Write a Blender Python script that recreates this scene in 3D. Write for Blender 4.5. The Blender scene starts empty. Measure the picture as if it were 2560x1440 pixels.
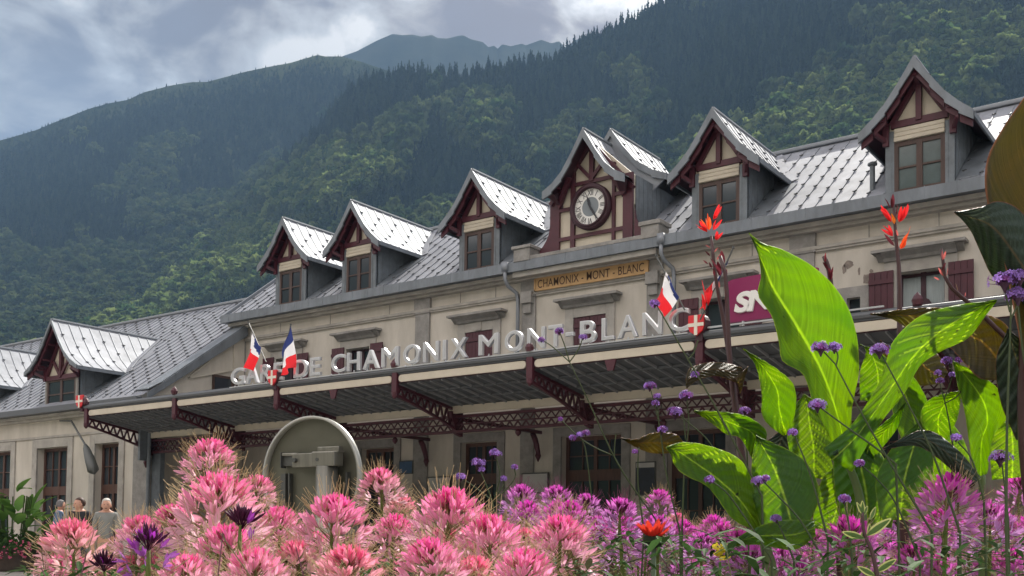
import bpy, math, random
import numpy as np
from mathutils import Vector, Matrix
random.seed(7); rng = np.random.default_rng(7)
R = math.radians
SC = bpy.context.scene; COL = SC.collection

# ---------------------------------------------------------------- camera
F = 2644.; YAW = -.634; PIT = .0425; ROL = .013; CX = 1280.; CY = 1250.
_c, _s = math.cos(YAW), math.sin(YAW)
_f = np.array([_s, _c, 0.]); _r = np.array([_c, -_s, 0]); _u = np.array([0, 0, 1.])
FF = _f*math.cos(PIT)+_u*math.sin(PIT); _u2 = _u*math.cos(PIT)-_f*math.sin(PIT)
RR = _r*math.cos(ROL)+_u2*math.sin(ROL); UU = _u2*math.cos(ROL)-_r*math.sin(ROL)
cam = bpy.data.objects.new('camera', bpy.data.cameras.new('camera')); COL.objects.link(cam)
cam.matrix_world = Matrix(((RR[0], UU[0], -FF[0], 0), (RR[1], UU[1], -FF[1], 0), (RR[2], UU[2], -FF[2], 0), (0, 0, 0, 1)))
cam.data.sensor_width = 36; cam.data.lens = 36*F/2560; cam.data.shift_y = (CY-720)/2560
cam.data.clip_start = .05; cam.data.clip_end = 20000
SC.camera = cam
def ray(x, y): return FF+RR*(x-CX)/F-UU*(y-CY)/F
def at(x, y, Y):                       # photo point on the upright plane Y = const (parallel to the facade)
    d = ray(x, y); return d*Y/d[1]
def atx(x, y, X): d = ray(x, y); return d*X/d[0]
def atd(x, y, D): return ray(x, y)*D   # photo point at a distance D metres
GZ = -.95

# ---------------------------------------------------------------- sky, sun, exposure
SUN_AZ, SUN_EL = R(-8), R(47)          # measured from +Y (behind the station), clockwise seen from above
sd = Vector((math.sin(SUN_AZ)*math.cos(SUN_EL), math.cos(SUN_AZ)*math.cos(SUN_EL), math.sin(SUN_EL)))
w = bpy.data.worlds.new('World'); SC.world = w; w.use_nodes = True
nt = w.node_tree; N = nt.nodes; Lk = nt.links; N.clear()
def nn(t, tree=None, **k):
    n = (tree or N).new(t)
    for a, b in k.items(): setattr(n, a, b)
    return n
out = nn('ShaderNodeOutputWorld'); sky = nn('ShaderNodeTexSky', sky_type='NISHITA', sun_disc=False)
sky.sun_elevation = SUN_EL; sky.sun_rotation = SUN_AZ; sky.air_density = 1.2; sky.dust_density = 1.5
bg1 = nn('ShaderNodeBackground'); bg1.inputs[1].default_value = .07; Lk.new(sky.outputs[0], bg1.inputs[0])
tc = nn('ShaderNodeTexCoord'); mp = nn('ShaderNodeMapping'); Lk.new(tc.outputs['Generated'], mp.inputs[0]); mp.inputs['Scale'].default_value = (1, 1, 1.7)
mp.inputs['Location'].default_value = (4.4, .7, .9)
n1 = nn('ShaderNodeTexNoise'); n1.inputs['Scale'].default_value = 11.; n1.inputs['Detail'].default_value = 9; n1.inputs['Roughness'].default_value = .52; n1.inputs['Distortion'].default_value = .35
n2 = nn('ShaderNodeTexNoise'); n2.inputs['Scale'].default_value = 2.6; n2.inputs['Detail'].default_value = 3
Lk.new(mp.outputs[0], n1.inputs['Vector']); Lk.new(mp.outputs[0], n2.inputs['Vector'])
cr = nn('ShaderNodeValToRGB'); e = cr.color_ramp.elements
e[0].position = .42; e[0].color = (.080, .060, .054, 1); e[1].position = .66; e[1].color = (.37, .35, .325, 1)
for p, c in ((.46, (.10, .080, .073, 1)), (.515, (.165, .145, .13, 1)), (.585, (.24, .228, .217, 1))):
    q = e.new(p); q.color = c
Lk.new(n1.outputs[0], cr.inputs[0])
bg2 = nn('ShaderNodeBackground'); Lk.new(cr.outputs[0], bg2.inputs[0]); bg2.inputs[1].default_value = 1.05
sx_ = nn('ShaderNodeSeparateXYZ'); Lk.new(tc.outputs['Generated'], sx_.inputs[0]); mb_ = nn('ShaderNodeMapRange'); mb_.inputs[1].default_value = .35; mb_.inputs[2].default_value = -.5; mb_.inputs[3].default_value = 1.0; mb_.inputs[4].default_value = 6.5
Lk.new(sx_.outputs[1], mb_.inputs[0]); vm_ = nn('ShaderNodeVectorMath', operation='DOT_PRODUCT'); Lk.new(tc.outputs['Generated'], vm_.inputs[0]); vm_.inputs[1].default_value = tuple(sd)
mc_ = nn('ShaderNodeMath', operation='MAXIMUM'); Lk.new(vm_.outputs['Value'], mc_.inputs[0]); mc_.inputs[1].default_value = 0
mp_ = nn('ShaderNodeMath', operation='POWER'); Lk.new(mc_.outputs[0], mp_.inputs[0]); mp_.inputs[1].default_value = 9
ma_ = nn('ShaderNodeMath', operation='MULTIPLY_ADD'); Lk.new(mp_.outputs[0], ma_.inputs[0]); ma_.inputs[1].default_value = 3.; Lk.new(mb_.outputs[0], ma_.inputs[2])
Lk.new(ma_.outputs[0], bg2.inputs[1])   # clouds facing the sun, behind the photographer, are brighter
m2 = nn('ShaderNodeMapRange'); m2.inputs[1].default_value = .36; m2.inputs[2].default_value = .5; m2.inputs[3].default_value = .86; m2.inputs[4].default_value = 1.
Lk.new(n2.outputs[0], m2.inputs[0])
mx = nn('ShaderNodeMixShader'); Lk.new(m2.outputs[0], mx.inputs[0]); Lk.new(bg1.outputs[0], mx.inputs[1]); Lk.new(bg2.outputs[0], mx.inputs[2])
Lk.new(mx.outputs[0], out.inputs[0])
sun = bpy.data.objects.new('sun', bpy.data.lights.new('sun', 'SUN')); COL.objects.link(sun)
sun.data.energy = 4.4; sun.data.angle = R(.6); sun.data.color = (1, .95, .86)
sun.rotation_euler = sd.to_track_quat('Z', 'Y').to_euler()
SC.view_settings.view_transform = 'Standard'; SC.view_settings.look = 'None'; SC.view_settings.exposure = 1.15; SC.view_settings.gamma = 1
SC.cycles.volume_bounces = 0; SC.cycles.transparent_max_bounces = 12; SC.cycles.max_bounces = 7; SC.cycles.diffuse_bounces = 3

# ---------------------------------------------------------------- materials
MAT = {}
def mat(name, col, rough=.6, metal=0, noise=0, scale=5., bump=0, bscale=30., trans=None, vcol=False, spec=.5, stretch=None, dark=None, rand=0, coat=0, detail=6):
    m = bpy.data.materials.new(name); m.use_nodes = True; t = m.node_tree; n = t.nodes; l = t.links; n.clear()
    o = n.new('ShaderNodeOutputMaterial'); p = n.new('ShaderNodeBsdfPrincipled')
    p.inputs['Roughness'].default_value = rough; p.inputs['Metallic'].default_value = metal
    p.inputs['Specular IOR Level'].default_value = spec; p.inputs['Coat Weight'].default_value = coat
    cs = None
    tc = n.new('ShaderNodeTexCoord'); mp = n.new('ShaderNodeMapping'); l.new(tc.outputs['Object'], mp.inputs[0])
    if stretch: mp.inputs['Scale'].default_value = stretch
    if vcol:
        a = n.new('ShaderNodeVertexColor'); a.layer_name = 'Col'; cs = a.outputs[0]
    if noise:
        z = n.new('ShaderNodeTexNoise'); z.inputs['Scale'].default_value = scale; z.inputs['Detail'].default_value = detail; z.inputs['Roughness'].default_value = .65
        l.new(mp.outputs[0], z.inputs['Vector'])
        r = n.new('ShaderNodeMapRange'); r.inputs[1].default_value = .3; r.inputs[2].default_value = .7; l.new(z.outputs[0], r.inputs[0])
        x = n.new('ShaderNodeMix'); x.data_type = 'RGBA'; l.new(r.outputs[0], x.inputs[0])
        if cs:
            y = n.new('ShaderNodeMix'); y.data_type = 'RGBA'; y.blend_type = 'MULTIPLY'; y.inputs[0].default_value = 1
            x.inputs[6].default_value = (1-noise,)*3+(1,); x.inputs[7].default_value = (1+noise,)*3+(1,)
            l.new(cs, y.inputs[6]); l.new(x.outputs[2], y.inputs[7]); cs = y.outputs[2]
        else:
            d = dark or tuple(c*(1-noise) for c in col)
            x.inputs[6].default_value = (*d, 1); x.inputs[7].default_value = (*[min(1, c*(1+noise*.4)) for c in col], 1); cs = x.outputs[2]
    if rand:
        oi = n.new('ShaderNodeObjectInfo'); r2 = n.new('ShaderNodeMapRange'); r2.inputs[3].default_value = 1-rand; r2.inputs[4].default_value = 1+rand; l.new(oi.outputs['Random'], r2.inputs[0])
        v = n.new('ShaderNodeHueSaturation'); l.new(r2.outputs[0], v.inputs['Value'])
        if cs: l.new(cs, v.inputs['Color'])
        else: v.inputs['Color'].default_value = (*col, 1)
        cs = v.outputs[0]
    if cs: l.new(cs, p.inputs['Base Color'])
    else: p.inputs['Base Color'].default_value = (*col, 1)
    if bump:
        z = n.new('ShaderNodeTexNoise'); z.inputs['Scale'].default_value = bscale; z.inputs['Detail'].default_value = 4; l.new(mp.outputs[0], z.inputs['Vector'])
        b = n.new('ShaderNodeBump'); b.inputs['Strength'].default_value = bump; b.inputs['Distance'].default_value = .02; l.new(z.outputs[0], b.inputs['Height']); l.new(b.outputs[0], p.inputs['Normal'])
    sh = p.outputs[0]
    if trans:
        tr = n.new('ShaderNodeBsdfTranslucent'); k, tcol = trans
        if tcol is None:
            if cs: l.new(cs, tr.inputs[0])
            else: tr.inputs[0].default_value = (*col, 1)
        else: tr.inputs[0].default_value = (*tcol, 1)
        ms = n.new('ShaderNodeMixShader'); ms.inputs[0].default_value = k; l.new(sh, ms.inputs[1]); l.new(tr.outputs[0], ms.inputs[2]); sh = ms.outputs[0]
    l.new(sh, o.inputs[0]); MAT[name] = m; return m
mat('plaster', (.55, .515, .45), .92, noise=.22, scale=2.2, stretch=(1, 1, .3), bump=.15, bscale=60, dark=(.46, .43, .37))
mat('plaster_pale', (.56, .52, .44), .9, noise=.15, scale=2.)
mat('stone', (.30, .29, .27), .9, noise=.35, scale=3.5, bump=.4, bscale=25)
mat('stone_pale', (.42, .40, .36), .9, noise=.3, scale=2.5, bump=.3, bscale=25)
mat('zinc', (.30, .318, .355), .66, metal=.3, noise=.3, scale=1.6, bump=.35, bscale=2.6)
mat('zinc_seam', (.24, .26, .285), .5, metal=.4)
mat('lead', (.20, .225, .25), .55, metal=.35, noise=.3, scale=3, stretch=(1, 1, .3))
mat('cheek', (.17, .195, .215), .6, metal=.2, noise=.3, scale=4)
mat('hook', (.055, .06, .065), .6)
mat('wine', (.072, .014, .024), .5, noise=.25, scale=5)
mat('wine_dark', (.042, .010, .018), .55, noise=.25, scale=5)
mat('cream', (.55, .50, .40), .6, noise=.12, scale=3)
mat('wood', (.070, .040, .031), .55, noise=.4, scale=6, stretch=(3, 3, .4))
mat('wood_red', (.095, .043, .030), .5, noise=.35, scale=6, stretch=(3, 3, .4))
mat('glass', (.035, .045, .055), .08, spec=.8)
mat('curtain', (.33, .38, .38), .7, noise=.2, scale=6, stretch=(6, 6, .5))
mat('steel', (.66, .67, .69), .28, metal=.65)
mat('gutter_grey', (.10, .11, .12), .5, metal=.2)
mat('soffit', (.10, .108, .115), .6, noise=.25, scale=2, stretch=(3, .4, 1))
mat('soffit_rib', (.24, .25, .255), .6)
mat('ochre', (.52, .33, .15), .7, noise=.15, scale=5)
mat('letter_brown', (.07, .035, .02), .7)
mat('white', (.75, .75, .72), .6); mat('dial_grey', (.20, .23, .25), .6); mat('ink', (.02, .022, .03), .5)
mat('red', (.62, .022, .03), .5); mat('shield_white', (.72, .68, .58), .5)
mat('flag_red', (.75, .02, .03), .7, trans=(.3, None)); mat('flag_white', (.75, .75, .78), .7, trans=(.3, None)); mat('flag_blue', (.02, .035, .16), .7, trans=(.3, None))
mat('sign_purple', (.22, .012, .085), .35)
mat('pave', (.34, .32, .29), .9, noise=.3, scale=1.2, bump=.3, bscale=40)
mat('soil', (.035, .025, .018), .95, noise=.4, scale=20)
mat('sign_back', (.125, .125, .095), .42, metal=.45, noise=.18, scale=6, bump=.05, bscale=10)
mat('sign_rim', (.38, .385, .35), .4, metal=.5); mat('galv', (.26, .255, .22), .38, metal=.75, noise=.3, scale=8, stretch=(4, 4, .3)); mat('galv_dark', (.10, .105, .10), .5, metal=.5)
mat('petal', (.8, .2, .4), .5, vcol=True, trans=(.42, None), spec=.3)
mat('greens', (.1, .2, .05), .65, vcol=True, trans=(.35, None), spec=.12)
mat('skin', (.50, .27, .19), .55); mat('hair_white', (.55, .54, .50), .7, noise=.3, scale=30); mat('hair_brown', (.06, .028, .018), .6, noise=.4, scale=30); mat('hair_grey', (.16, .15, .15), .7, noise=.3, scale=30)
mat('cloth_black', (.015, .016, .02), .85); mat('cloth_grey', (.22, .225, .21), .85, noise=.2, scale=8); mat('cloth_blue', (.09, .14, .22), .85); mat('cloth_sage', (.24, .27, .24), .85, noise=.15, scale=6); mat('trousers', (.05, .05, .06), .9); mat('shorts', (.30, .22, .15), .9)
mat('terracotta', (.10, .075, .06), .85, noise=.3, scale=5)

# canna leaf: veins run off the midrib (UV: u across, v along)
def leaf_mat(name, c1, c2, tcol, k, rough=.38, edge=(.5, .6, .1), rib=(.45, .55, .1)):
    m = bpy.data.materials.new(name); m.use_nodes = True; t = m.node_tree; n = t.nodes; l = t.links; n.clear()
    o = n.new('ShaderNodeOutputMaterial'); p = n.new('ShaderNodeBsdfPrincipled'); p.inputs['Roughness'].default_value = rough; p.inputs['Specular IOR Level'].default_value = .45
    uv = n.new('ShaderNodeUVMap'); sp = n.new('ShaderNodeSeparateXYZ'); l.new(uv.outputs[0], sp.inputs[0])
    def mth(op, a, b=None, c=None):
        q = n.new('ShaderNodeMath'); q.operation = op
        for i, v in enumerate((a, b, c)):
            if v is None: continue
            if isinstance(v, (int, float)): q.inputs[i].default_value = v
            else: l.new(v, q.inputs[i])
        return q.outputs[0]
    au = mth('ABSOLUTE', sp.outputs[0])
    tco = n.new('ShaderNodeTexCoord'); nz = n.new('ShaderNodeTexNoise'); nz.inputs['Scale'].default_value = 9; nz.inputs['Detail'].default_value = 3; l.new(tco.outputs['Object'], nz.inputs['Vector'])
    ph = mth('SUBTRACT', sp.outputs[1], mth('MULTIPLY', mth('POWER', au, 1.3), .34))
    ph = mth('ADD', ph, mth('MULTIPLY', nz.outputs[0], .035))
    wv = n.new('ShaderNodeTexNoise'); wv.noise_dimensions = '1D'; wv.inputs['Scale'].default_value = 46; wv.inputs['Detail'].default_value = 4; wv.inputs['Roughness'].default_value = .7
    l.new(ph, wv.inputs['W'])
    mr = n.new('ShaderNodeMapRange'); mr.inputs[1].default_value = .36; mr.inputs[2].default_value = .64; l.new(wv.outputs[0], mr.inputs[0])
    ribf = n.new('ShaderNodeMapRange'); ribf.inputs[1].default_value = .05; ribf.inputs[2].default_value = .02; l.new(au, ribf.inputs[0])
    edf = n.new('ShaderNodeMapRange'); edf.inputs[1].default_value = .965; edf.inputs[2].default_value = .99; l.new(au, edf.inputs[0])
    def mixc(f, a, b):
        q = n.new('ShaderNodeMix'); q.data_type = 'RGBA'; l.new(f, q.inputs[0])
        for i, v in ((6, a), (7, b)):
            if isinstance(v, tuple): q.inputs[i].default_value = (*v, 1)
            else: l.new(v, q.inputs[i])
        return q.outputs[2]
    base = mixc(edf.outputs[0], mixc(ribf.outputs[0], mixc(mr.outputs[0], c1, c2), rib), edge); l.new(base, p.inputs['Base Color'])
    tr = n.new('ShaderNodeBsdfTranslucent'); td = tuple(c*.72 for c in tcol)
    n2_ = n.new('ShaderNodeTexNoise'); n2_.inputs['Scale'].default_value = 5; n2_.inputs['Detail'].default_value = 5; n2_.inputs['Distortion'].default_value = .8; l.new(tco.outputs['Object'], n2_.inputs['Vector'])
    r3 = n.new('ShaderNodeMapRange'); r3.inputs[1].default_value = .40; r3.inputs[2].default_value = .68; l.new(n2_.outputs[0], r3.inputs[0])
    n3_ = n.new('ShaderNodeTexNoise'); n3_.inputs['Scale'].default_value = 38; n3_.inputs['Detail'].default_value = 2; l.new(tco.outputs['Object'], n3_.inputs['Vector'])
    r4 = n.new('ShaderNodeMapRange'); r4.inputs[1].default_value = .71; r4.inputs[2].default_value = .76; l.new(n3_.outputs[0], r4.inputs[0])
    tv = mixc(mr.outputs[0], td, tcol); tm_ = mixc(r3.outputs[0], tv, tuple(c*k_ for c, k_ in zip(tcol, (.66, .80, .9))))
    l.new(mixc(r4.outputs[0], mixc(ribf.outputs[0], tm_, tuple(min(1, c*1.2) for c in tcol)), (.10, .07, .02)), tr.inputs[0])
    bp = n.new('ShaderNodeBump'); bp.inputs['Strength'].default_value = .5; bp.inputs['Distance'].default_value = .004; l.new(wv.outputs[0], bp.inputs['Height'])
    l.new(bp.outputs[0], p.inputs['Normal']); l.new(bp.outputs[0], tr.inputs['Normal'])
    ms = n.new('ShaderNodeMixShader'); ms.inputs[0].default_value = k; l.new(p.outputs[0], ms.inputs[1]); l.new(tr.outputs[0], ms.inputs[2]); l.new(ms.outputs[0], o.inputs[0])
    MAT[name] = m
leaf_mat('canna_green', (.03, .085, .035), (.045, .12, .045), (.62, .84, .015), .64)
leaf_mat('canna_bronze', (.035, .035, .020), (.075, .060, .032), (.46, .36, .05), .5, edge=(.35, .12, .08), rib=(.2, .08, .03))
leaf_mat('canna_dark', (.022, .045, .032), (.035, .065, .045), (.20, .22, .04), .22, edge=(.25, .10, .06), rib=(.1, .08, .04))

# ---------------------------------------------------------------- mesh helpers
def tag(o, label=None, cat=None, group=None, kind=None):
    for k, v in (('label', label), ('category', cat), ('group', group), ('kind', kind)):
        if v: o[k] = v
    return o
def empty(name, loc=(0, 0, 0), label=None, cat=None, group=None):
    o = bpy.data.objects.new(name, None); COL.objects.link(o); o.location = loc; o.empty_display_size = .1
    return tag(o, label, cat, group)
class MB:
    def __init__(s): s.v = []; s.f = []; s.m = []; s.c = []; s.uv = None
    def add(s, vs, fs, mi=0, col=None):
        b = len(s.v); s.v += [tuple(map(float, p)) for p in vs]; s.f += [tuple(b+i for i in f) for f in fs]; s.m += [mi]*len(fs)
        if col is not None: s.c += [col]*len(vs) if not isinstance(col, list) else col
        return s
    def box(s, x0, x1, y0, y1, z0, z1, mi=0):
        vs = [(x, y, z) for z in (z0, z1) for y in (y0, y1) for x in (x0, x1)]
        return s.add(vs, [(0, 2, 3, 1), (4, 5, 7, 6), (0, 1, 5, 4), (2, 6, 7, 3), (0, 4, 6, 2), (1, 3, 7, 5)], mi)
    def bar(s, p, q, w, h, mi=0, up=(0, 0, 1)):
        p, q = Vector(p), Vector(q); d = (q-p).normalized(); u = Vector(up)
        if abs(d.dot(u)) > .98: u = Vector((0, 1, 0))
        a = d.cross(u).normalized()*w/2; b = a.cross(d).normalized()*h/2
        vs = [c+i*a+j*b for c in (p, q) for j in (-1, 1) for i in (-1, 1)]
        return s.add(vs, [(0, 2, 3, 1), (4, 5, 7, 6), (0, 1, 5, 4), (2, 6, 7, 3), (0, 4, 6, 2), (1, 3, 7, 5)], mi)
    def tube(s, pts, rad, n=6, mi=0, col=None, cap=True):
        pts = [Vector(p) for p in pts]; k = len(pts); rad = rad if hasattr(rad, '__len__') else [rad]*k
        vs = []; ref = None
        for i, p in enumerate(pts):
            d = (pts[min(i+1, k-1)]-pts[max(i-1, 0)]).normalized()
            if ref is None: ref = d.orthogonal().normalized()
            ref = (ref-d*ref.dot(d)).normalized(); b = d.cross(ref)
            for j in range(n):
                a = 2*math.pi*j/n; vs.append(p+(ref*math.cos(a)+b*math.sin(a))*rad[i])
        fs = [(i*n+j, i*n+(j+1) % n, (i+1)*n+(j+1) % n, (i+1)*n+j) for i in range(k-1) for j in range(n)]
        if cap: fs += [tuple(range(n))[::-1], tuple(range((k-1)*n, k*n))]
        return s.add(vs, fs, mi, col)
    def prism(s, poly, a, b, mi=0):      # poly: points; a, b: offset vectors of the two ends
        n = len(poly); vs = [Vector(p)+Vector(a) for p in poly]+[Vector(p)+Vector(b) for p in poly]
        return s.add(vs, [tuple(range(n))[::-1], tuple(range(n, 2*n))]+[(i, (i+1) % n, n+(i+1) % n, n+i) for i in range(n)], mi)
    def build(s, name, mats, parent=None, smooth=False, bevel=0):
        me = bpy.data.meshes.new(name); me.from_pydata(s.v, [], s.f)
        for m in (mats if isinstance(mats, (list, tuple)) else [mats]): me.materials.append(MAT[m])
        if s.m: me.polygons.foreach_set('material_index', s.m)
        if s.c:
            ca = me.color_attributes.new('Col', 'FLOAT_COLOR', 'POINT'); ca.data.foreach_set('color', np.array([(*c[:3], 1.) for c in s.c], 'f').ravel())
        if smooth: me.polygons.foreach_set('use_smooth', [True]*len(me.polygons))
        me.update(); me.validate()
        o = bpy.data.objects.new(name, me); COL.objects.link(o)
        if parent: o.parent = parent; o.matrix_parent_inverse = Matrix.Translation(-Vector(parent_world(parent)))
        if bevel:
            b = o.modifiers.new('b', 'BEVEL'); b.width = bevel; b.segments = 2; b.limit_method = 'ANGLE'
        return o
def parent_world(p):
    return Vector(p.location) if p.parent is None else Vector((0, 0, 0))
def copy_tree(o, parent=None):
    c = o.copy(); COL.objects.link(c); c.parent = parent
    for ch in [x for x in bpy.data.objects if x.parent == o]: copy_tree(ch, c)
    return c
def text_geo(s, w=None, h=None, ext=.02, bev=0, spacing=1., fit=True, off=0.):
    cu = bpy.data.curves.new('t', 'FONT'); cu.body = s; cu.size = 1; cu.extrude = ext; cu.bevel_depth = bev; cu.bevel_resolution = 3; cu.space_character = spacing; cu.offset = off; cu.resolution_u = 6
    ob = bpy.data.objects.new('t', cu); COL.objects.link(ob); dg = bpy.context.evaluated_depsgraph_get(); dg.update()
    me = bpy.data.meshes.new_from_object(ob.evaluated_get(dg)); bpy.data.objects.remove(ob)
    v = np.zeros(len(me.vertices)*3); me.vertices.foreach_get('co', v); v = v.reshape(-1, 3)
    lo, hi = v.min(0), v.max(0); fs = [tuple(p.vertices) for p in me.polygons]
    v[:, 0] -= (lo[0] if w else (lo[0]+hi[0])/2); v[:, 1] -= lo[1] if h else 0
    if w and fit: v[:, 0] *= w/(hi[0]-lo[0])
    if h: v[:, 1] *= h/(hi[1]-lo[1])
    return v, fs
STONE = 1
# ================================================================= SETTING
g = MB(); g.add([(-400, -60, GZ), (300, -60, GZ), (300, 40, GZ), (-400, 40, GZ)], [(0, 1, 2, 3)])
tag(g.build('pavement', 'pave'), kind='structure')

# ================================================================= STATION BUILDING
D = 22.
ST = empty('station_building', (-15, 22, GZ), 'long pale alpine railway station with grey zinc roof and wine-red timber', 'building')
def wall_holes(mb, x0, x1, z0, z1, holes, Y, dep=.3, mi=0, sgn=1):
    xs = sorted({x0, x1, *[h[0] for h in holes], *[h[1] for h in holes]}); zs = sorted({z0, z1, *[h[2] for h in holes], *[h[3] for h in holes]})
    for a, b in zip(xs, xs[1:]):
        for c, d in zip(zs, zs[1:]):
            mxx, mz = (a+b)/2, (c+d)/2
            if any(h[0] < mxx < h[1] and h[2] < mz < h[3] for h in holes): continue
            mb.add([(a, Y, c), (b, Y, c), (b, Y, d), (a, Y, d)], [(0, 1, 2, 3)], mi)
    for h in holes:
        a, b, c, d = h[:4]; Y2 = Y+dep
        mb.add([(a, Y, c), (b, Y, c), (b, Y, d), (a, Y, d), (a, Y2, c), (b, Y2, c), (b, Y2, d), (a, Y2, d)], [(0, 4, 5, 1), (1, 5, 6, 2), (2, 6, 7, 3), (3, 7, 4, 0)], mi)
WIN = [(-24.87, 'open'), (-21.80, 'open'), (-17.32, 'shut'), (-13.85, 'shut'), (-10.35, 'open'), (-5.95, 'open')]
holes = [(c-.47, c+.47, 3.9, 5.68) for c, _ in WIN]+[(-7.45, -7.17, 4.3, 5.29)]
gd = [(-17.89, -16.66), (-14.65, -12.91), (-11.67, -10.2), (-21.6, -20.3), (-25.4, -24.1), (-7.6, -6.3), (-3.6, -2.0)]
holes += [(a, b, GZ, 2.72) for a, b in gd]
XL, XR = -27.1, 9.
m = MB(); wall_holes(m, XL, XR, GZ, 6.8, holes, D)
m.add([(XL, D, GZ), (XL, D, 6.8), (XL, 30, 6.8), (XL, 30, GZ)], [(0, 1, 2, 3)])
m.add([(XL, D, 6.8), (XL, 25.4, 10.0), (XL, 29.5, 6.8)], [(0, 1, 2)])
m.add([(XL, 30, GZ), (XL, 30, 7), (XR, 30, 7), (XR, 30, GZ), (XR, D, GZ), (XR, D, 6.8), (XR, 25.4, 10)], [(0, 1, 2, 3), (3, 2, 6, 5, 4)])
# wing
WX = -26.83; WY = 18.5
wh = [(-32.77, -30.97, GZ, 2.93), (-29.48, -28.22, GZ, 2.93), (-36.2, -34.38, GZ, 2.93), (-39.8, -38.1, GZ, 2.93)]
wall_holes(m, -60, WX, GZ, 4., wh, WY)
ge = [(WX, WY, GZ), (WX, 22, GZ), (WX, 22, 6.85), (WX, WY, 4.35)]
m.add(ge, [(0, 1, 2, 3)])
m.build('wall', 'plaster', ST)
# stone dressings
for a, b in ((-19.57, -19.05), (-15.9, -15.48), (-12.24, -11.84), (-8.67, -8.15), (-4.4, -3.9)):
    m = MB(); m.box(a, b, D-.06, D+.02, GZ, 6.43); m.box(a-.03, b+.03, D-.085, D+.02, 6.38, 6.8)
    for q in range(9): m.box(a-.002, b+.002, D-.063, D, GZ+.8*q, GZ+.8*q+.015)
    m.build('stone_pilaster', 'stone', ST, bevel=.01)
m = MB(); m.box(-27.1, -26.82, D-.05, D+.02, GZ, 6.43)
m.build('stone_pilaster', 'stone', ST, bevel=.01); m = MB(); m.box(-27.45, WX+.06, WY-.06, WY+.02, GZ, 3.3)
m.box(WX-.02, WX+.05, WY, WY+.25, GZ, 4.2); m.build('corner_pier', 'stone', ST, bevel=.01)
for dx in (-15.69, -12.04):      # carved consoles of the middle bay
    m = MB(); m.box(dx-.17, dx+.17, D-.2, D-.05, 6.2, 6.5); m.box(dx-.12, dx+.12, D-.14, D-.05, 5.95, 6.2)
    m.build('console', 'stone', ST, bevel=.01)
m = MB(); m.box(XL-.05, XR, D-.09, D+.02, 6.43, 6.5); m.box(XL-.05, XR, D-.06, D+.02, 6.38, 6.43)
m.box(-60, WX, WY-.05, WY+.02, 3.24, 3.31); m.box(WX, WX+.04, WY, 22, 3.24, 3.31)
m.build('string_course', 'stone_pale', ST)
m = MB(); m.box(XL-.12, XR, D-.2, D+.02, 6.8, 6.87); m.box(XL-.25, XR, D-.32, D+.02, 6.87, 6.97)
m.box(-15.95, -11.8, D-.42, D-.1, 6.83, 6.97)
m.box(-60, WX+.12, WY-.18, WY+.02, 3.8, 3.88); m.box(-60, WX+.2, WY-.3, WY+.02, 3.88, 3.97); m.box(WX, WX+.12, WY+.02, 22, 3.8, 3.95)
m.build('cornice', 'stone_pale', ST, bevel=.012)
m = MB(); m.box(XL-.4, XR, D-.5, D-.34, 6.97, 7.22); m.box(XL-.4, XR, D-.34, D+.1, 6.98, 7.05)
for i in range(60):
    x = XL+i*.61; m.box(x, x+.012, D-.505, D-.33, 6.96, 7.235)
m.build('lead_gutter', 'lead', ST)
m = MB(); m.box(-60, WX+.1, WY-.5, WY-.3, 3.97, 4.17); m.box(-60, WX+.1, WY-.3, WY+.1, 3.98, 4.02)
m.build('gutter', 'gutter_grey', ST, bevel=.02)
# pilaster block joints / frieze joints
for x in (-25.2, -23, -20.6, -18, -16.8, -10.6, -9.6, -7, -5.6):
    m = MB(); m.box(x, x+.015, D-.012, D+.01, 6.5, 6.8); m.build('frieze_joint', 'stone', ST)

def roof_z(y): return 7.42+.77*(y-22)
def wroof_z(y): return 4.28+.725*(y-18.3)
def seams(mb, x0, x1, ya, yb, zf, sp=.37, hk=.45, skip=None, nrm=None):
    # standing seams running up the slope with staggered dark snow hooks
    i = 0; x = x0+sp*.5
    while x < x1:
        a, b = ya, yb
        if skip: a, b = skip(x, ya, yb)
        if b-a > .15:
            mb.bar((x, a, zf(a)+.010), (x, b, zf(b)+.010), .016, .024, 1)
            y = a+.12+(hk*.5 if i % 2 else 0)
            while y < b-.1:
                z = zf(y)+.05
                mb.bar((x-.04, y-.01, z-.02), (x+.04, y+.03, z), .018, .022, 2); mb.bar((x-.01, y-.035, z-.035), (x+.01, y+.04, z+.015), .018, .02, 2)
                y += hk
        x += sp; i += 1
m = MB(); RYa, RYb = D-.36, 25.38
m.add([(XL-.5, RYa, roof_z(RYa)), (XR, RYa, roof_z(RYa)), (XR, RYb, roof_z(RYb)), (XL-.5, RYb, roof_z(RYb)), (XR, 29.6, 6.9), (XL-.5, 29.6, 6.9)], [(0, 1, 2, 3), (3, 2, 4, 5)])
DORM = [(-24.7, 0), (-21.78, 0), (-17.32, 0), (-10.37, 0), (-5.95, 0)]
def skipm(x, a, b):
    for c, _ in DORM:
        if abs(x-c) < .68: return max(a, 24.), b
    if abs(x+13.75) < 1.1: return max(a, 25.), b
    return a, b
seams(m, XL-.45, XR, RYa+.05, RYb-.12, roof_z, skip=skipm)
m.build('roof', ['zinc', 'zinc_seam', 'hook'], ST)
m = MB(); m.box(XL-.5, XR, RYb-.1, RYb+.1, roof_z(RYb)-.02, roof_z(RYb)+.09); m.build('ridge_cap', 'zinc_seam', ST, bevel=.03)
m = MB()   # left verge of the main roof
m.bar((XL-.52, RYa, roof_z(RYa)-.02), (XL-.52, RYb, roof_z(RYb)-.02), .08, .2, 0); m.build('verge_board', 'zinc_seam', ST)
m = MB(); WYa, WYb = WY-.3, 24.05
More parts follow.
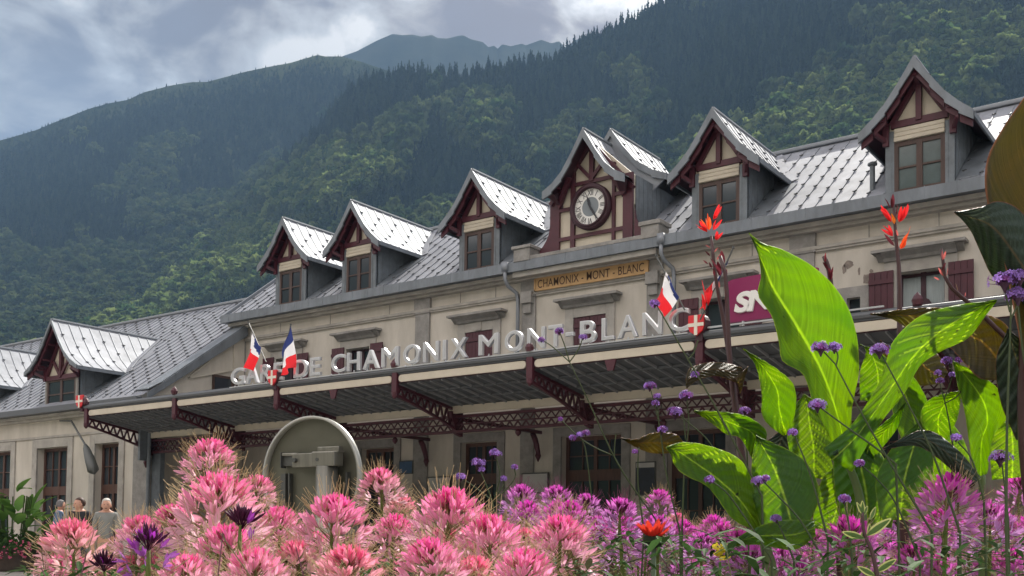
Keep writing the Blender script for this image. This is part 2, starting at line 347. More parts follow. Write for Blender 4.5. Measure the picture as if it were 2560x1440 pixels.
m.add([(-60, WYa, wroof_z(WYa)), (WX+.12, WYa, wroof_z(WYa)), (WX+.12, 22, wroof_z(22)), (XL-.02, 22, wroof_z(22)), (XL-.02, WYb, wroof_z(WYb)), (-60, WYb, wroof_z(WYb)), (-60, 30, 4), (XL-.02, 30, 4)], [(0, 1, 2, 3, 4, 5), (5, 4, 7, 6)])
WD = [-31.3, -37.55]
def skipw(x, a, b):
    for c in WD:
        if abs(x-c) < 1.15: return max(a, 21.9-abs(x-c)*.9), b
    if x > XL: return a, min(b, 21.9)
    return a, b
seams(m, -52, WX-.35, WYa+.1, WYb-.1, wroof_z, skip=skipw)
m.build('roof', ['zinc', 'zinc_seam', 'hook'], ST)
m = MB(); m.box(-60, XL-.02, WYb-.08, WYb+.1, wroof_z(WYb)-.02, wroof_z(WYb)+.08); m.build('ridge_cap', 'zinc_seam', ST, bevel=.03)
m = MB()   # lead verge band of the wing, with its kicked-up foot
for k in range(7):
    a = WYa+.55+k*.5; b = a+.49
    m.prism([(WX-.28, a, wroof_z(a)+.05), (WX+.17, a, wroof_z(a)+.03), (WX+.17, b, wroof_z(b)+.035), (WX-.28, b, wroof_z(b)+.055)], (0, 0, -.03), (0, 0, .0))
m.prism([(WX-.6, WYa+.25, wroof_z(WYa+.3)+.02), (WX+.2, WYa+.15, wroof_z(WYa+.3)+.0), (WX+.2, WYa+.6, wroof_z(WYa+.6)+.04), (WX-.6, WYa+.5, wroof_z(WYa+.5)+.06)], (0, 0, -.03), (0, 0, .0))
m.prism([(WX+.18, WYa+.1, wroof_z(WYa+.1)-.2), (WX+.18, WYa+.1, wroof_z(WYa+.1)), (WX+.18, 21.9, wroof_z(21.9)), (WX+.18, 21.9, wroof_z(21.9)-.35)], (0, 0, 0), (.03, 0, 0))
m.build('verge_flashing', 'lead', ST)
m = MB()   # raised panel mouldings + small window on the wing's end wall
def gy(px, py): p = atx(px, py, WX+.03); return (WX+.03, p[1], p[2])
for a, b in (((470, 945), (585, 855)), ((585, 855), (585, 925)), ((470, 945), (585, 925))): m.bar(gy(*a), gy(*b), .05, .05)
m.build('panel_moulding', 'plaster_pale', ST)
p0, p1 = gy(531, 935), gy(577, 985)
m = MB(); m.box(WX+.02, WX+.05, p0[1], p1[1]+.25, p1[2]-.5, p0[2]); o = m.build('window', 'wood', ST)
m = MB(); m.box(WX+.051, WX+.06, p0[1]+.08, p1[1]-.02, p1[2]-.4, p0[2]-.08); m.build('pane', 'glass', o)

def shutter(x0, x1, y, z0, z1, par):
    m = MB(); n = max(4, int((x1-x0)/.11)); s = (x1-x0)/n
    for i in range(n): m.box(x0+i*s+.004, x0+(i+1)*s-.004, y, y+.035, z0, z1)
    for z in (z0+.22, z1-.26): m.box(x0, x1, y-.025, y-.002, z, z+.09)
    return m.build('shutter', 'wine', par)
for i, (c, st) in enumerate(WIN):
    m = MB(); y = D+.18
    for a, b in ((-.47, -.41), (.41, .47), (-.05, .05)): m.box(c+a, c+b, y, y+.06, 3.9, 5.68)
    for z in (3.9, 5.6, 4.85): m.box(c-.41, c+.41, y+.003, y+.055, z, z+.06)
    fr = m.build('window', 'wine_dark', ST)
    m = MB(); m.box(c-.41, c+.41, y+.03, y+.04, 3.96, 5.6); m.build('pane', 'curtain' if i == 5 else 'glass', fr)
    m = MB(); m.box(c-.72, c-.47, D-.05, D+.02, 3.7, 5.93); m.box(c+.47, c+.72, D-.05, D+.02, 3.7, 5.93); m.box(c-.47, c+.47, D-.05, D+.02, 5.68, 5.93)
    if i in (0, 2, 4): m.box(c-.1, c+.1, D-.07, D-.045, 5.7, 5.93)
    m.build('stone_surround', 'stone_pale', fr, bevel=.008)
    m = MB(); m.prism([(0, D+.02, 5.93), (0, D-.1, 5.93), (0, D-.14, 5.99), (0, D-.27, 6.07), (0, D-.27, 6.13), (0, D+.02, 6.16)], (c-.72, 0, 0), (c+.72, 0, 0))
    m.box(c-.92, c+.92, D-.3, D+.02, 6.09, 6.15); m.prism([(0, D-.02, 5.95), (0, D-.2, 6.08), (0, D-.02, 6.08)], (c-.85, 0, 0), (c+.85, 0, 0)); m.build('stone_hood', 'stone', fr)
    if st == 'shut': shutter(c-.46, c-.005, D-.02, 3.9, 5.68, fr); shutter(c+.005, c+.46, D-.02, 3.9, 5.68, fr)
    else: shutter(c-1.02, c-.52, D-.1, 3.9, 5.74, fr); shutter(c+.55, c+1.03, D-.1, 3.9, 5.74, fr)
    if i == 5:
        m = MB(); m.box(c-.13, c+.17, y-.03, y-.01, 4.2, 5.0); m.tube([(c+.02, y-.03, 5.0), (c+.02, y-.01, 5.0)], .14, 12); m.build('sill_ornament', 'wine_dark', fr)
m = MB(); m.box(-7.45, -7.17, D+.15, D+.17, 4.3, 5.29); fr = m.build('window', 'glass', ST)
m = MB(); m.box(-7.66, -7.45, D-.04, D+.02, 5.0, 5.52); m.box(-7.17, -6.99, D-.04, D+.02, 5.0, 5.52); m.box(-7.45, -7.17, D-.04, D+.02, 5.29, 5.52); m.build('stone_surround', 'stone', fr)
# plaster damage beside the right window
mat('bare', (.26, .22, .19), .95, noise=.4, scale=12)
m = MB()
for cx_, cz_, w_, h_ in ((-7.43, 6.02, .13, .1), (-7.52, 5.93, .05, .12), (-7.05, 5.66, .1, .13), (-6.95, 5.8, .05, .05), (-7.2, 5.83, .03, .1)):
    n_ = 11; m.add([(cx_+w_*math.cos(t)*random.uniform(.6, 1.1), D-.006, cz_+h_*math.sin(t)*random.uniform(.6, 1.1)) for t in np.linspace(0, 2*math.pi, n_, endpoint=False)], [tuple(range(n_))[::-1]])
m.build('bare_patch', 'bare', ST)
# ground floor doors
def door(a, b, y, z1, zt, name='door', glaze=True, ww='wood_red'):
    m = MB(); c = (a+b)/2; fr = .09
    for x0, x1 in ((a, a+fr), (b-fr, b), (c-.05, c+.05)): m.box(x0, x1, y, y+.08, GZ, z1)
    for z0, z2 in ((z1-.1, z1), (zt-.14, zt+.14), (GZ, GZ+.9)): m.box(a+fr, b-fr, y+.004, y+.076, z0, z2)
    for s in (-1, 1):
        xm = (c+(a+fr if s < 0 else b-fr))/2; m.box(xm-.015, xm+.015, y+.01, y+.07, GZ+.9, z1-.1)
        for z in ((zt+z1)/2, (GZ+.9+zt)/2): m.box(min(c, a+fr if s < 0 else b-fr), max(c, a+fr if s < 0 else b-fr), y+.012, y+.068, z-.015, z+.015)
    o = m.build(name, ww, ST)
    m = MB(); m.box(a+fr, b-fr, y+.05, y+.06, GZ+.9, z1-.1); m.build('pane', 'glass', o)
    m = MB(); s = .24
    return o
for a, b in gd:
    o = door(a, b, D+.2, 2.72, 1.75)
    m = MB(); m.box(a-.24, a, D-.05, D+.02, GZ, 2.95); m.box(b, b+.24, D-.05, D+.02, GZ, 2.95); m.box(a, b, D-.05, D+.02, 2.72, 2.95); m.build('stone_surround', 'stone', o, bevel=.008)
for a, b, _, _ in wh:
    o = door(a, b, WY+.22, 2.93, 1.55)
    m = MB(); m.box(a-.27, a, WY-.05, WY+.02, GZ, 3.22); m.box(b, b+.27, WY-.05, WY+.02, GZ, 3.22); m.box(a, b, WY-.05, WY+.02, 2.93, 3.22)
    m.build('stone_surround', 'stone_pale', o, bevel=.008)

# ---- dormers
PROF = [(0, 9.92), (.30, 9.46), (.58, 9.07), (.85, 8.79), (1.12, 8.56)]
def tri_frame(mb, c, y, hw, zb, zt, t=.09, dep=.08, mi=0, brace=True):
    mb.box(c-hw, c+hw, y-dep, y, zb-t*.7, zb+t*.7, mi)
    mb.box(c-t*.55, c+t*.55, y-dep-.03, y, zb, zt, mi)
    for s in (-1, 1): mb.bar((c+s*hw, y-dep/2-.004, zb), (c+s*.02, y-dep/2-.004, zt-.05), t, dep, mi, up=(0, 1, 0))
def roof_shell(mb, c, prof, y0, yend, th=.05, mi=0, zseam=True, sp=.36):
    # curved gable roof from y0 back to the main roof plane; yend(z) gives where it dies
    pts = [(-x, z) for x, z in prof[::-1][:-1]]+list(prof)
    n = len(pts)
    top = [(c+x, y0, z) for x, z in pts]+[(c+x, yend(z), z) for x, z in pts]
    mb.add(top, [(i, i+1, n+i+1, n+i) for i in range(n-1)], mi)
    bot = [(c+x, y0, z-th) for x, z in pts]+[(c+x, yend(z)+.1, z-th) for x, z in pts]
    mb.add(bot, [(i, n+i, n+i+1, i+1) for i in range(n-1)], 3)
    for s in (-1, 1):
        y = y0+sp*.5; i = 0
        while y < yend(prof[0][1])-.15:
            for (xa, za), (xb, zb) in zip(prof, prof[1:]):
                if yend(za) < y: break
                if yend(zb) < y:
                    k = (za-roof_inv(y, yend))/(za-zb) if za > zb else 1; xb, zb = xa+(xb-xa)*max(0, k), za+(zb-za)*max(0, k)
                if abs(za-zb) > .02: mb.bar((c+s*xa, y, za+.006), (c+s*xb, y, zb+.006), .014, .022, 1)
            for k in range(2):
                t = (k+.5+(.45 if i % 2 else 0))/2.5; L = len(prof)-1; q = t*L; a = int(q); q -= a
                if a >= L: continue
                x = prof[a][0]*(1-q)+prof[a+1][0]*q; z = prof[a][1]*(1-q)+prof[a+1][1]*q
                if yend(z) > y+.05: mb.bar((c+s*(x-.02), y-.04, z+.04), (c+s*(x+.02), y+.04, z+.02), .022, .02, 2); mb.bar((c+s*(x-.035), y, z+.045), (c+s*(x+.035), y, z+.0), .02, .02, 2)
            y += sp; i += 1
def roof_inv(y, yend):
    lo, hi = 3., 14.
    for _ in range(30):
        mid = (lo+hi)/2
        if yend(mid) < y: lo = mid
        else: hi = mid
    return hi
ym = lambda z: 22+(z-7.42)/.77
yw = lambda z: 18.3+(z-4.28)/.725
def dormer(c, wing=False):
    if not wing:
        y, yo, prof, hw, zs, zt, ye, cw = D-.05, D-.42, PROF, .5, 7.30, 8.38, ym, .18
    else:
        y, yo, prof, hw, zs, zt, ye, cw = WY-.1, WY-.5, [(0, 6.9), (.42, 6.28), (.78, 5.82), (1.12, 5.53), (1.5, 5.32)], .82, 4.1, 5.1, yw, .1
    ap = prof[0][1]; ow = hw+cw; ze = prof[-1][1]
    m = MB()     # front wall of the dormer
    m.prism([(c-ow, y, zs), (c+ow, y, zs), (c+ow, y, zt+.35), (c+.02, y, ap-.18), (c-.02, y, ap-.18), (c-ow, y, zt+.35)], (0, .02, 0), (0, .06, 0))
    dm = m.build('dormer', 'cream', ST)
    for s in (-1, 1): m = MB(); m.box(min(c+s*hw, c+s*ow), max(c+s*hw, c+s*ow), y-.03, y+.02, zs, zt+.25); m.box(c+s*(hw+cw*.3)-.008, c+s*(hw+cw*.3)+.008, y-.04, y+.02, zs, zt+.25); m.build('corner_board', 'cheek' if not wing else 'stone', dm)
    for s in (-1, 1):
        m = MB(); zc = max(zs, (wroof_z if wing else roof_z)(y+.03))
        m.prism([(c+s*ow, y+.02, zc), (c+s*ow, y+.02, zt+.5), (c+s*ow, ye(zt+.5), zt+.5), (c+s*ow, max(y+.03, ye(zc)), zc)], (0, 0, 0), (-s*.04, 0, 0))
        k = y+.25
        while k < ye(zt+.2):
            m.box(c+s*ow-.006*(s < 0)*2, c+s*ow+.006*(s > 0)*2, k, k+.02, max(zs, 7.42+.77*(k-22) if not wing else wroof_z(k)), zt+.45); k += .3
        m.build('cheek', 'cheek', dm)
    m = MB(); roof_shell(m, c, prof, yo, ye); m.build('roof', ['zinc', 'zinc_seam', 'hook', 'wine_dark'], dm)
    m = MB(); m.tube([(c, yo, ap+.01), (c, ye(ap)-.05, ap+.01)], .045, 6); m.build('ridge_roll', 'zinc_seam', dm)
    m = MB()     # valley flashing
    for s in (-1, 1):
        for (xa, za), (xb, zb) in zip(prof, prof[1:]):
            m.bar((c+s*(xa+.05), ye(za)+.0, za+.035), (c+s*(xb+.05), ye(zb)+.0, zb+.035), .22, .02, up=(0, -.6, .8))
    m.build('valley_flashing', 'zinc', dm)
    m = MB(); bh = .20 if not wing else .13    # fascia following the curved gable, zinc grey, wine board under it
    for s in (-1, 1):
        for (xa, za), (xb, zb) in zip(prof, prof[1:]):
            m.prism([(c+s*xa, yo, za+.03), (c+s*xb, yo, zb+.03), (c+s*xb, yo, zb+.03-bh), (c+s*xa, yo, za+.03-bh*1.25)][::s], (0, -.05, 0), (0, .0, 0))
        m.bar((c+s*(prof[-1][0]), yo, ze-.05), (c+s*(prof[-1][0]), ye(ze)-.05, ze-.05), .04, .11)
    m.build('barge_board', 'lead', dm)
    m = MB()
    for s in (-1, 1):
        for (xa, za), (xb, zb) in zip(prof[:-1], prof[1:]):
            m.prism([(c+s*xa, yo+.05, za-bh), (c+s*xb*.97, yo+.05, zb-bh+.05), (c+s*xb*.97, yo+.05, zb-bh-.08), (c+s*xa, yo+.05, za-bh-.16)][::s], (0, 0, 0), (0, .05, 0))
        m.bar((c+s*(ow-.02), y-.05, zt-.05), (c+s*(ow-.02), y-.05, zt+.42), .12, .1, up=(0, 1, 0))
        m.bar((c+s*(ow-.02), y-.05, zt+.05), (c+s*(ow+.12), yo+.06, ze-.02), .07, .08)
        m.bar((c+s*(ow-.02), y-.06, zt+.4), (c+s*(ow-.02), yo+.03, zt+.42), .08, .09)
    m.bar((c, y-.03, ap-.45), (c, yo+.03, ap-.3), .08, .1)
    tri_frame(m, c, y+.01, hw+.06, zt+.37 if not wing else zt+.03, ap-.28, t=.1)
    if wing:
        for s in (-1, 1): m.bar((c, y-.06, zt+.03), (c+s*.42, y-.06, zt+.55), .09, .06, up=(0, 1, 0))
    for s in (-1, 1):   # soffit battens
        for k in range(3): m.bar((c+s*(.3+.3*k), yo+.08, prof[1+k][1]-.12), (c+s*(.3+.3*k), y+.02, prof[1+k][1]-.12), .05, .06)
    m.build('timber_frame', 'wine', dm)
    if not wing:
        m = MB()
        for k in range(3): m.box(c-hw+.0, c+hw, y-.075+.012*k, y+.02, zt+.015+k*.095, zt+.015+(k+1)*.095-.008)
        m.build('roller_blind_box', 'cream', dm, bevel=.012)
    m = MB(); fw = .085
    for x0, x1 in ((-hw, -hw+fw), (hw-fw, hw), (-.06, .06)): m.box(c+x0, c+x1, y-.03, y+.03, zs, zt)
    for s in (-1, 1):
        a, b = (c-hw+fw, c-.06) if s < 0 else (c+.06, c+hw-fw)
        for z0, z1 in ((zs, zs+.1), (zt-.09, zt), ((zs+zt)/2-.02, (zs+zt)/2+.02)): m.box(a, b, y-.025, y+.025, z0, z1)
    m.build('window', 'wood' if not wing else 'wood', dm)
    m = MB(); m.box(c-hw+fw, c-.06, y+.005, y+.012, zs+.1, zt-.09); m.box(c+.06, c+hw-fw, y+.005, y+.012, zs+.1, zt-.09)
    m.build('pane', 'glass' if c < -9 else 'curtain_dark', dm)
    m = MB(); m.box(c-ow-.02, c+ow+.35, y-.06, y+.04, zs-.05, zs+.02)
    fl = [(c+ow+.02, y+.02, zs+.02), (c+ow+.5, y+.02, zs+.02), (c+ow+.5, ye(zs+.9), zs+.9+.03), (c+ow+.02, ye(zs+.9), zs+.9+.03)]
    m.build('sill_flashing', 'lead', dm)
mat('curtain_dark', (.09, .12, .12), .12, spec=.8, noise=.2, scale=5)
for c, _ in DORM: dormer(c)
for c in WD: dormer(c, True)
# roof patch of bare flashing right of every dormer
for c, _ in DORM:
    a = c+.70; m = MB()
    m.prism([(a, 22-.05, roof_z(21.95)+.01), (a+.42, 22-.05, roof_z(21.95)+.01), (a+.62, 23.3, roof_z(23.3)+.01), (a, 23.6, roof_z(23.6)+.01)], (0, 0, 0), (0, 0, .02)); m.build('apron_flashing', 'lead', ST)
for c in WD:
    a = c+.94; m = MB(); m.prism([(a, WYa+.1, wroof_z(WYa+.1)+.01), (a+.5, WYa+.1, wroof_z(WYa+.1)+.01), (a+.72, 19.7, wroof_z(19.7)+.01), (a, 19.9, wroof_z(19.9)+.01)], (0, 0, 0), (0, 0, .02)); m.build('apron_flashing', 'lead', ST)

# ---- clock gable (half-timbered, two stepped curved roofs)
cc = -13.75; yc = D-.12
m = MB()
P = [(-14.97, 7.3), (-12.58, 7.3), (-12.58, 8.95), (cc+.03, 10.0), (cc-.03, 10.0), (-14.97, 8.95)]
m.prism([(x, yc, z) for x, z in P], (0, .02, 0), (0, .08, 0)); cg = m.build('clock_gable', 'cream', ST)
m = MB(); t = .09
for x0, x1 in ((-14.97, -14.69), (-14.36, -14.24), (-13.16, -13.08), (-12.85, -12.58)):
    zt_ = 9.0 if x0 in (-14.97, -12.85) else 9.35
    m.box(x0, x1, yc-.05, yc+.02, 7.3, zt_)
for a, b, z in ((-14.69, -14.36, 8.42), (-13.08, -12.85, 8.55), (-14.69, -12.85, 7.68), (-13.08, -12.85, 8.98), (-14.69, -14.36, 9.0), (-14.3, -13.1, 9.0)): m.box(a, b, yc-.045, yc+.02, z-.045, z+.045)
m.box(cc-.06, cc+.06, yc-.07, yc+.02, 9.0, 9.85)
for s in (-1, 1):
    m.bar((cc+s*.05, yc-.05, 9.1), (cc+s*.42, yc-.05, 9.5), .08, .06, up=(0, 1, 0))
    m.bar((cc+s*.95, yc-.06, 8.5), (cc+s*.55, yc-.2, 9.15), .12, .1, up=(0, 1, 0)); m.bar((cc+s*.9, yc-.04, 8.95), (cc+s*.9, D-.5, 8.95), .12, .1)
    m.bar((cc, yc-.05, 9.98), (cc+s*1.2, yc-.05, 8.6), .1, .1, up=(0, 1, 0))
# flared feet
for s in (-1, 1):
    b = cc+s*1.22
    pts = [(b, 7.3), (b+s*.33, 7.3), (b+s*.31, 7.5)]+[(b+s*(.3*(1-k)**2.2), 7.5+.6*k) for k in (.15, .35, .6, 1)]+[(b, 8.2)]
    m.prism([(x, yc, z) for x, z in pts][::s], (0, -.045, 0), (0, .02, 0))
m.build('timber_frame', 'wine', cg)
CP = [(0, 10.17), (.33, 9.62), (.62, 9.2), (.9, 8.95), (1.18, 8.8)]
m = MB(); roof_shell(m, cc, CP, D-.55, lambda z: 22.85, sp=.36); m.build('roof', ['zinc', 'zinc_seam', 'hook', 'wine_dark'], cg)
CP2 = [(0, 10.6), (.35, 10.1), (.75, 9.62), (1.2, 9.3), (1.62, 9.12)]
CP2 = [(x, z-.02) for x, z in CP2]
m = MB(); roof_shell(m, cc, CP2, 22.75, lambda z: 25.3 if z > 9.95 else ym(z)+.15, sp=.36)
pp = [(-x, z) for x, z in CP2[::-1][:-1]]+CP2
m.prism([(cc+x, 22.76, z) for x, z in pp]+[(cc+1.1, 22.76, 8.7), (cc-1.1, 22.76, 8.7)], (0, 0, 0), (0, .05, 0), mi=1)
m.build('roof', ['zinc', 'zinc_seam', 'hook', 'wine_dark'], cg)
m = MB()
for prof, y0, bh in ((CP, D-.55, .2), (CP2, 22.74, .16)):
    for s in (-1, 1):
        for (xa, za), (xb, zb) in zip(prof, prof[1:]):
            m.prism([(cc+s*xa, y0, za+.03), (cc+s*xb, y0, zb+.03), (cc+s*xb, y0, zb+.03-bh), (cc+s*xa, y0, za+.03-bh*1.25)][::s], (0, -.05, 0), (0, 0, 0))
m.bar((cc+1.62, 22.74, 9.06), (cc+1.62, ym(9.06), 9.06), .04, .14); m.bar((cc-1.62, 22.74, 9.06), (cc-1.62, ym(9.06), 9.06), .04, .14)
m.tube([(cc, D-.55, 10.18), (cc, 22.8, 10.18)], .045, 6); m.tube([(cc, 22.75, 10.59), (cc, 25.3, 10.59)], .045, 6)
m.build('barge_board', 'lead', cg)
m = MB()
for s in (-1, 1):
    x = cc+s*1.2; m.prism([(x, yc+.08, 7.3), (x, yc+.08, 8.95), (x, ym(8.95)+.1, 8.95), (x, ym(7.3), 7.3)], (0, 0, 0), (-s*.04, 0, 0))
    for k in range(6): m.box(x-.012, x+.012, yc+.2+k*.22, yc+.22+k*.22, roof_z(yc+.2+k*.22), 8.95)
m.build('cheek', 'cheek', cg)
m = MB()     # curved underside wedge of wine timber
for s in (-1, 1):
    m.prism([(cc+s*.95, yc, 8.9), (cc+s*1.15, D-.5, 8.72), (cc+s*.95, D-.5, 8.75), (cc+s*.9, yc, 8.45)], (-.05, 0, 0), (.05, 0, 0))
m.build('eave_bracket', 'wine_dark', cg)
m = MB()
m.box(-15.5, -12.0, D-.5, D-.05, 7.2, 7.31); m.box(-15.85, -15.35, D-.52, D+.0, 7.2, 7.52); m.box(-15.9, -15.3, D-.56, D+.02, 7.52, 7.6)
m.box(-12.15, -11.68, D-.52, D+.0, 7.2, 7.5); m.box(-12.2, -11.62, D-.56, D+.02, 7.5, 7.6)
m.build('stone_plinth', 'stone', cg, bevel=.012)

# ---- clock (hangs on the gable)
CK = empty('station_clock', (-13.74, yc-.06, 8.34), 'round station clock with roman numerals in a wine-red ring', 'clock')
def disc(mb, c, y0, y1, r0, r1, mi=0, n=48):
    vs = []
    for r in (r0, r1):
        for y in (y0, y1):
            vs += [(c[0]+r*math.cos(2*math.pi*i/n), y, c[1]+r*math.sin(2*math.pi*i/n)) for i in range(n)]
    q = lambda k, i: k*n+i % n
    fs = []
    for i in range(n): fs += [(q(0, i), q(2, i), q(2, i+1), q(0, i+1))[::-1], (q(2, i), q(3, i), q(3, i+1), q(2, i+1))[::-1], (q(0, i), q(0, i+1), q(1, i+1), q(1, i))[::-1]]
    mb.add(vs, fs, mi)
ck = (-13.74, 8.34)
m = MB(); disc(m, ck, yc-.16, yc, .45, .57); disc(m, ck, yc-.19, yc-.15, .46, .50); m.build('clock_ring', 'wine_dark', CK, True)
m = MB(); disc(m, ck, yc-.10, yc-.02, .24, .46); m.build('dial_ring', 'white', CK)
m = MB(); disc(m, ck, yc-.09, yc-.03, .0, .24); m.build('dial_center', 'dial_grey', CK)
m = MB()
for h, s in enumerate(('XII', 'I', 'II', 'III', 'IIII', 'V', 'VI', 'VII', 'VIII', 'IX', 'X', 'XI')):
    v, fs = text_geo(s, h=.14, ext=.002); v[:, 0] *= .11 if len(s) > 3 else .14
    a = math.pi/2-h*math.pi/6; up = (math.cos(a), math.sin(a)); rt = (up[1], -up[0]); r0 = .28
    m.add([(ck[0]+up[0]*(r0+p[1])+rt[0]*p[0], yc-.106-p[2], ck[1]+up[1]*(r0+p[1])+rt[1]*p[0]) for p in v], fs)
for h in range(60):
    a = h*math.pi/30; r0 = .435; m.bar((ck[0]+r0*math.cos(a), yc-.104, ck[1]+r0*math.sin(a)), (ck[0]+.455*math.cos(a), yc-.104, ck[1]+.455*math.sin(a)), .008, .006, up=(0, 1, 0))
m.build('numerals', 'ink', CK)
for nm, ang, ln, wd, y in (('hour_hand', 11.4*30, .30, .045, -.125), ('minute_hand', 24.5*6, .42, .035, -.14)):
    a = math.pi/2-R(ang); d = (math.cos(a), math.sin(a)); n_ = (-d[1], d[0]); m = MB()
    q = [(-.1, .012), (0, .02), (ln*.55, wd*.8), (ln*.7, .02), (ln, .004)]
    m.prism([(ck[0]+d[0]*t+n_[0]*w_, yc+y, ck[1]+d[1]*t+n_[1]*w_) for t, w_ in q]+[(ck[0]+d[0]*t-n_[0]*w_, yc+y, ck[1]+d[1]*t-n_[1]*w_) for t, w_ in q[::-1]], (0, 0, 0), (0, .008, 0))
    m.build(nm, 'ink', CK)

# ---- name board
NB = empty('station_name_board', (-13.8, D-.12, 6.64), 'long ochre board with brown capitals CHAMONIX - MONT - BLANC under the clock', 'sign')
m = MB(); m.box(-15.42, -12.2, D-.13, D-.03, 6.5, 6.79); m.build('board', 'ochre', NB)
m = MB()
for x0, x1, z0, z1 in ((-15.46, -12.16, 6.785, 6.81), (-15.46, -12.16, 6.48, 6.505), (-15.46, -15.42, 6.48, 6.81), (-12.2, -12.16, 6.48, 6.81)): m.box(x0, x1, D-.15, D-.03, z0, z1)
m.build('frame', 'ochre', NB)
m = MB(); v, fs = text_geo('CHAMONIX - MONT - BLANC', w=3.08, h=.21, ext=.002, spacing=1.05, off=.004); v[:, 1] *= 1
m.add([(-15.35+p[0], D-.134-p[2]*.3, 6.545+p[1]) for p in v], fs)
m.build('lettering', 'letter_brown', NB)

# ================================================================= CANOPY
CN = empty('station_canopy', (-15, 18, GZ), 'grey glass-and-iron canopy with cream fascia and wine-red trusses along the station front', 'canopy')
CF = 16.5; CR = 18.42; CXR = 6.
posts = [-26.75, -22.8, -18.95, -15.23, -11.72, -8.14, -4.5, -.8]
m = MB(); m.box(-26.85, CXR, CF-.02, CF+.12, 3.58, 3.73); m.tube([(-26.9, CF-.02, 3.66), (CXR, CF-.02, 3.66)], .06, 8); m.build('front_gutter', 'gutter_grey', CN)
m = MB()
for a, b in zip(posts, posts[1:]+[CXR]):
    a += .1; b -= .1; r = .075; zc = 3.485
    pts = [(a+r+r*math.cos(t), zc+r*math.sin(t)) for t in np.linspace(math.pi/2, 1.5*math.pi, 7)]+[(b-r+r*math.cos(t), zc+r*math.sin(t)) for t in np.linspace(-math.pi/2, math.pi/2, 7)]
    m.prism([(x, CF, z) for x, z in pts][::-1], (0, -.03, 0), (0, .03, 0))
m.build('fascia_strip', 'cream', CN)
m = MB(); m.box(-26.85, CXR, CF+.005, CF+.025, 3.39, 3.6); m.build('fascia_backing', 'wine_dark', CN)
m = MB()
sz = lambda y: 3.40+(3.12-3.40)*(y-CF)/(CR-CF)
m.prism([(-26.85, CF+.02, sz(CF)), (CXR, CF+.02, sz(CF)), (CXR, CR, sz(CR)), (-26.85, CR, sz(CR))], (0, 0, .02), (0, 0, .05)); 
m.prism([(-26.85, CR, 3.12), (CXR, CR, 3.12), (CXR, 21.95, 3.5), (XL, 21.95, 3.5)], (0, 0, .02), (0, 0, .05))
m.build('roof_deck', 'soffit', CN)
m = MB(); x = -26.7
while x < CXR:
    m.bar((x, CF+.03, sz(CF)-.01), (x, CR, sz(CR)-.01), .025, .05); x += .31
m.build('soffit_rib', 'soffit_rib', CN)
m = MB()
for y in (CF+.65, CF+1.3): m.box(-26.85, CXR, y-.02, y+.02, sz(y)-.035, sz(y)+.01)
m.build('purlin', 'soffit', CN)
m = MB(); m.box(-26.9, CXR, CR-.06, CR+.02, 2.95, 3.12); m.build('rear_beam', 'cream', CN)
m = MB(); y = 18.52      # lattice girder
for z in (2.52, 2.86): m.box(-26.85, CXR, y-.05, y+.05, z, z+.06)
m.box(-26.85, CXR, y-.03, y+.03, 2.70, 2.73); x = -26.8; k = 0
while x < CXR:
    m.bar((x, y, 2.56), (x+.11, y+.005, 2.70), .035, .02, up=(0, 1, 0)); m.bar((x+.11, y, 2.70), (x+.22, y+.005, 2.56), .035, .02, up=(0, 1, 0))
    m.bar((x, y-.01, 2.73), (x+.11, y-.01, 2.86), .025, .02, up=(0, 1, 0)); m.bar((x+.11, y+.01, 2.86), (x+.22, y+.01, 2.73), .025, .02, up=(0, 1, 0)); x += .22
m.build('lattice_girder', 'wine', CN)
for i, x in enumerate(posts):
    m = MB(); wl = WY if i == 0 else 21.9
    m.box(x-.07, x+.07, CF-.06, CF+.02, 3.18, 3.72); m.tube([(x, CF-.05, 3.72), (x, CF-.05, 3.80), (x, CF-.05, 3.86), (x, CF-.05, 3.92)], [.07, .09, .06, .005], 8)
    m.tube([(x, CF-.03, 3.06), (x, CF-.03, 3.12), (x, CF-.03, 3.2)], [.02, .065, .07], 8)
    f0, f1 = CF+.05, CR+.1
    za = lambda y: 3.34-.30*(y-f0)/(f1-f0); zb = lambda y: 3.14-.42*(y-f0)/(f1-f0)-.12*((y-f0)/(f1-f0))**2
    m.bar((x, f0, za(f0)), (x, f1, za(f1)), .07, .06)
    K = 9
    for k in range(K):
        a, b = f0+(f1-f0)*k/K, f0+(f1-f0)*(k+1)/K; mid = (a+b)/2
        m.bar((x, a, zb(a)), (x, b, zb(b)), .07, .05); m.bar((x, a, zb(a)), (x, mid, za(mid)), .045, .03, up=(1, 0, 0)); m.bar((x, mid, za(mid)), (x, b, zb(b)), .045, .03, up=(1, 0, 0))
    m.prism([(x, f1-.25, 3.0), (x, f1+.2, 3.0), (x, f1+.2, 2.45), (x, f1-.02, 2.5)], (-.05, 0, 0), (.05, 0, 0))
    if i:
        m.bar((x, f1, 2.85), (x, wl, 2.85), .09, .08); pass
    wy = wl-.1
    m.tube([(x, wy-.25, 2.8), (x, wy-.14, 2.66), (x, wy-.06, 2.5), (x, wy, 2.32)], [.07, .075, .07, .06], 8); m.tube([(x, wy, 2.32), (x, wy, 2.25), (x, wy, 2.2), (x, wy, 2.1)], [.06, .08, .055, .01], 8)
    m.build('bracket', 'wine', CN)
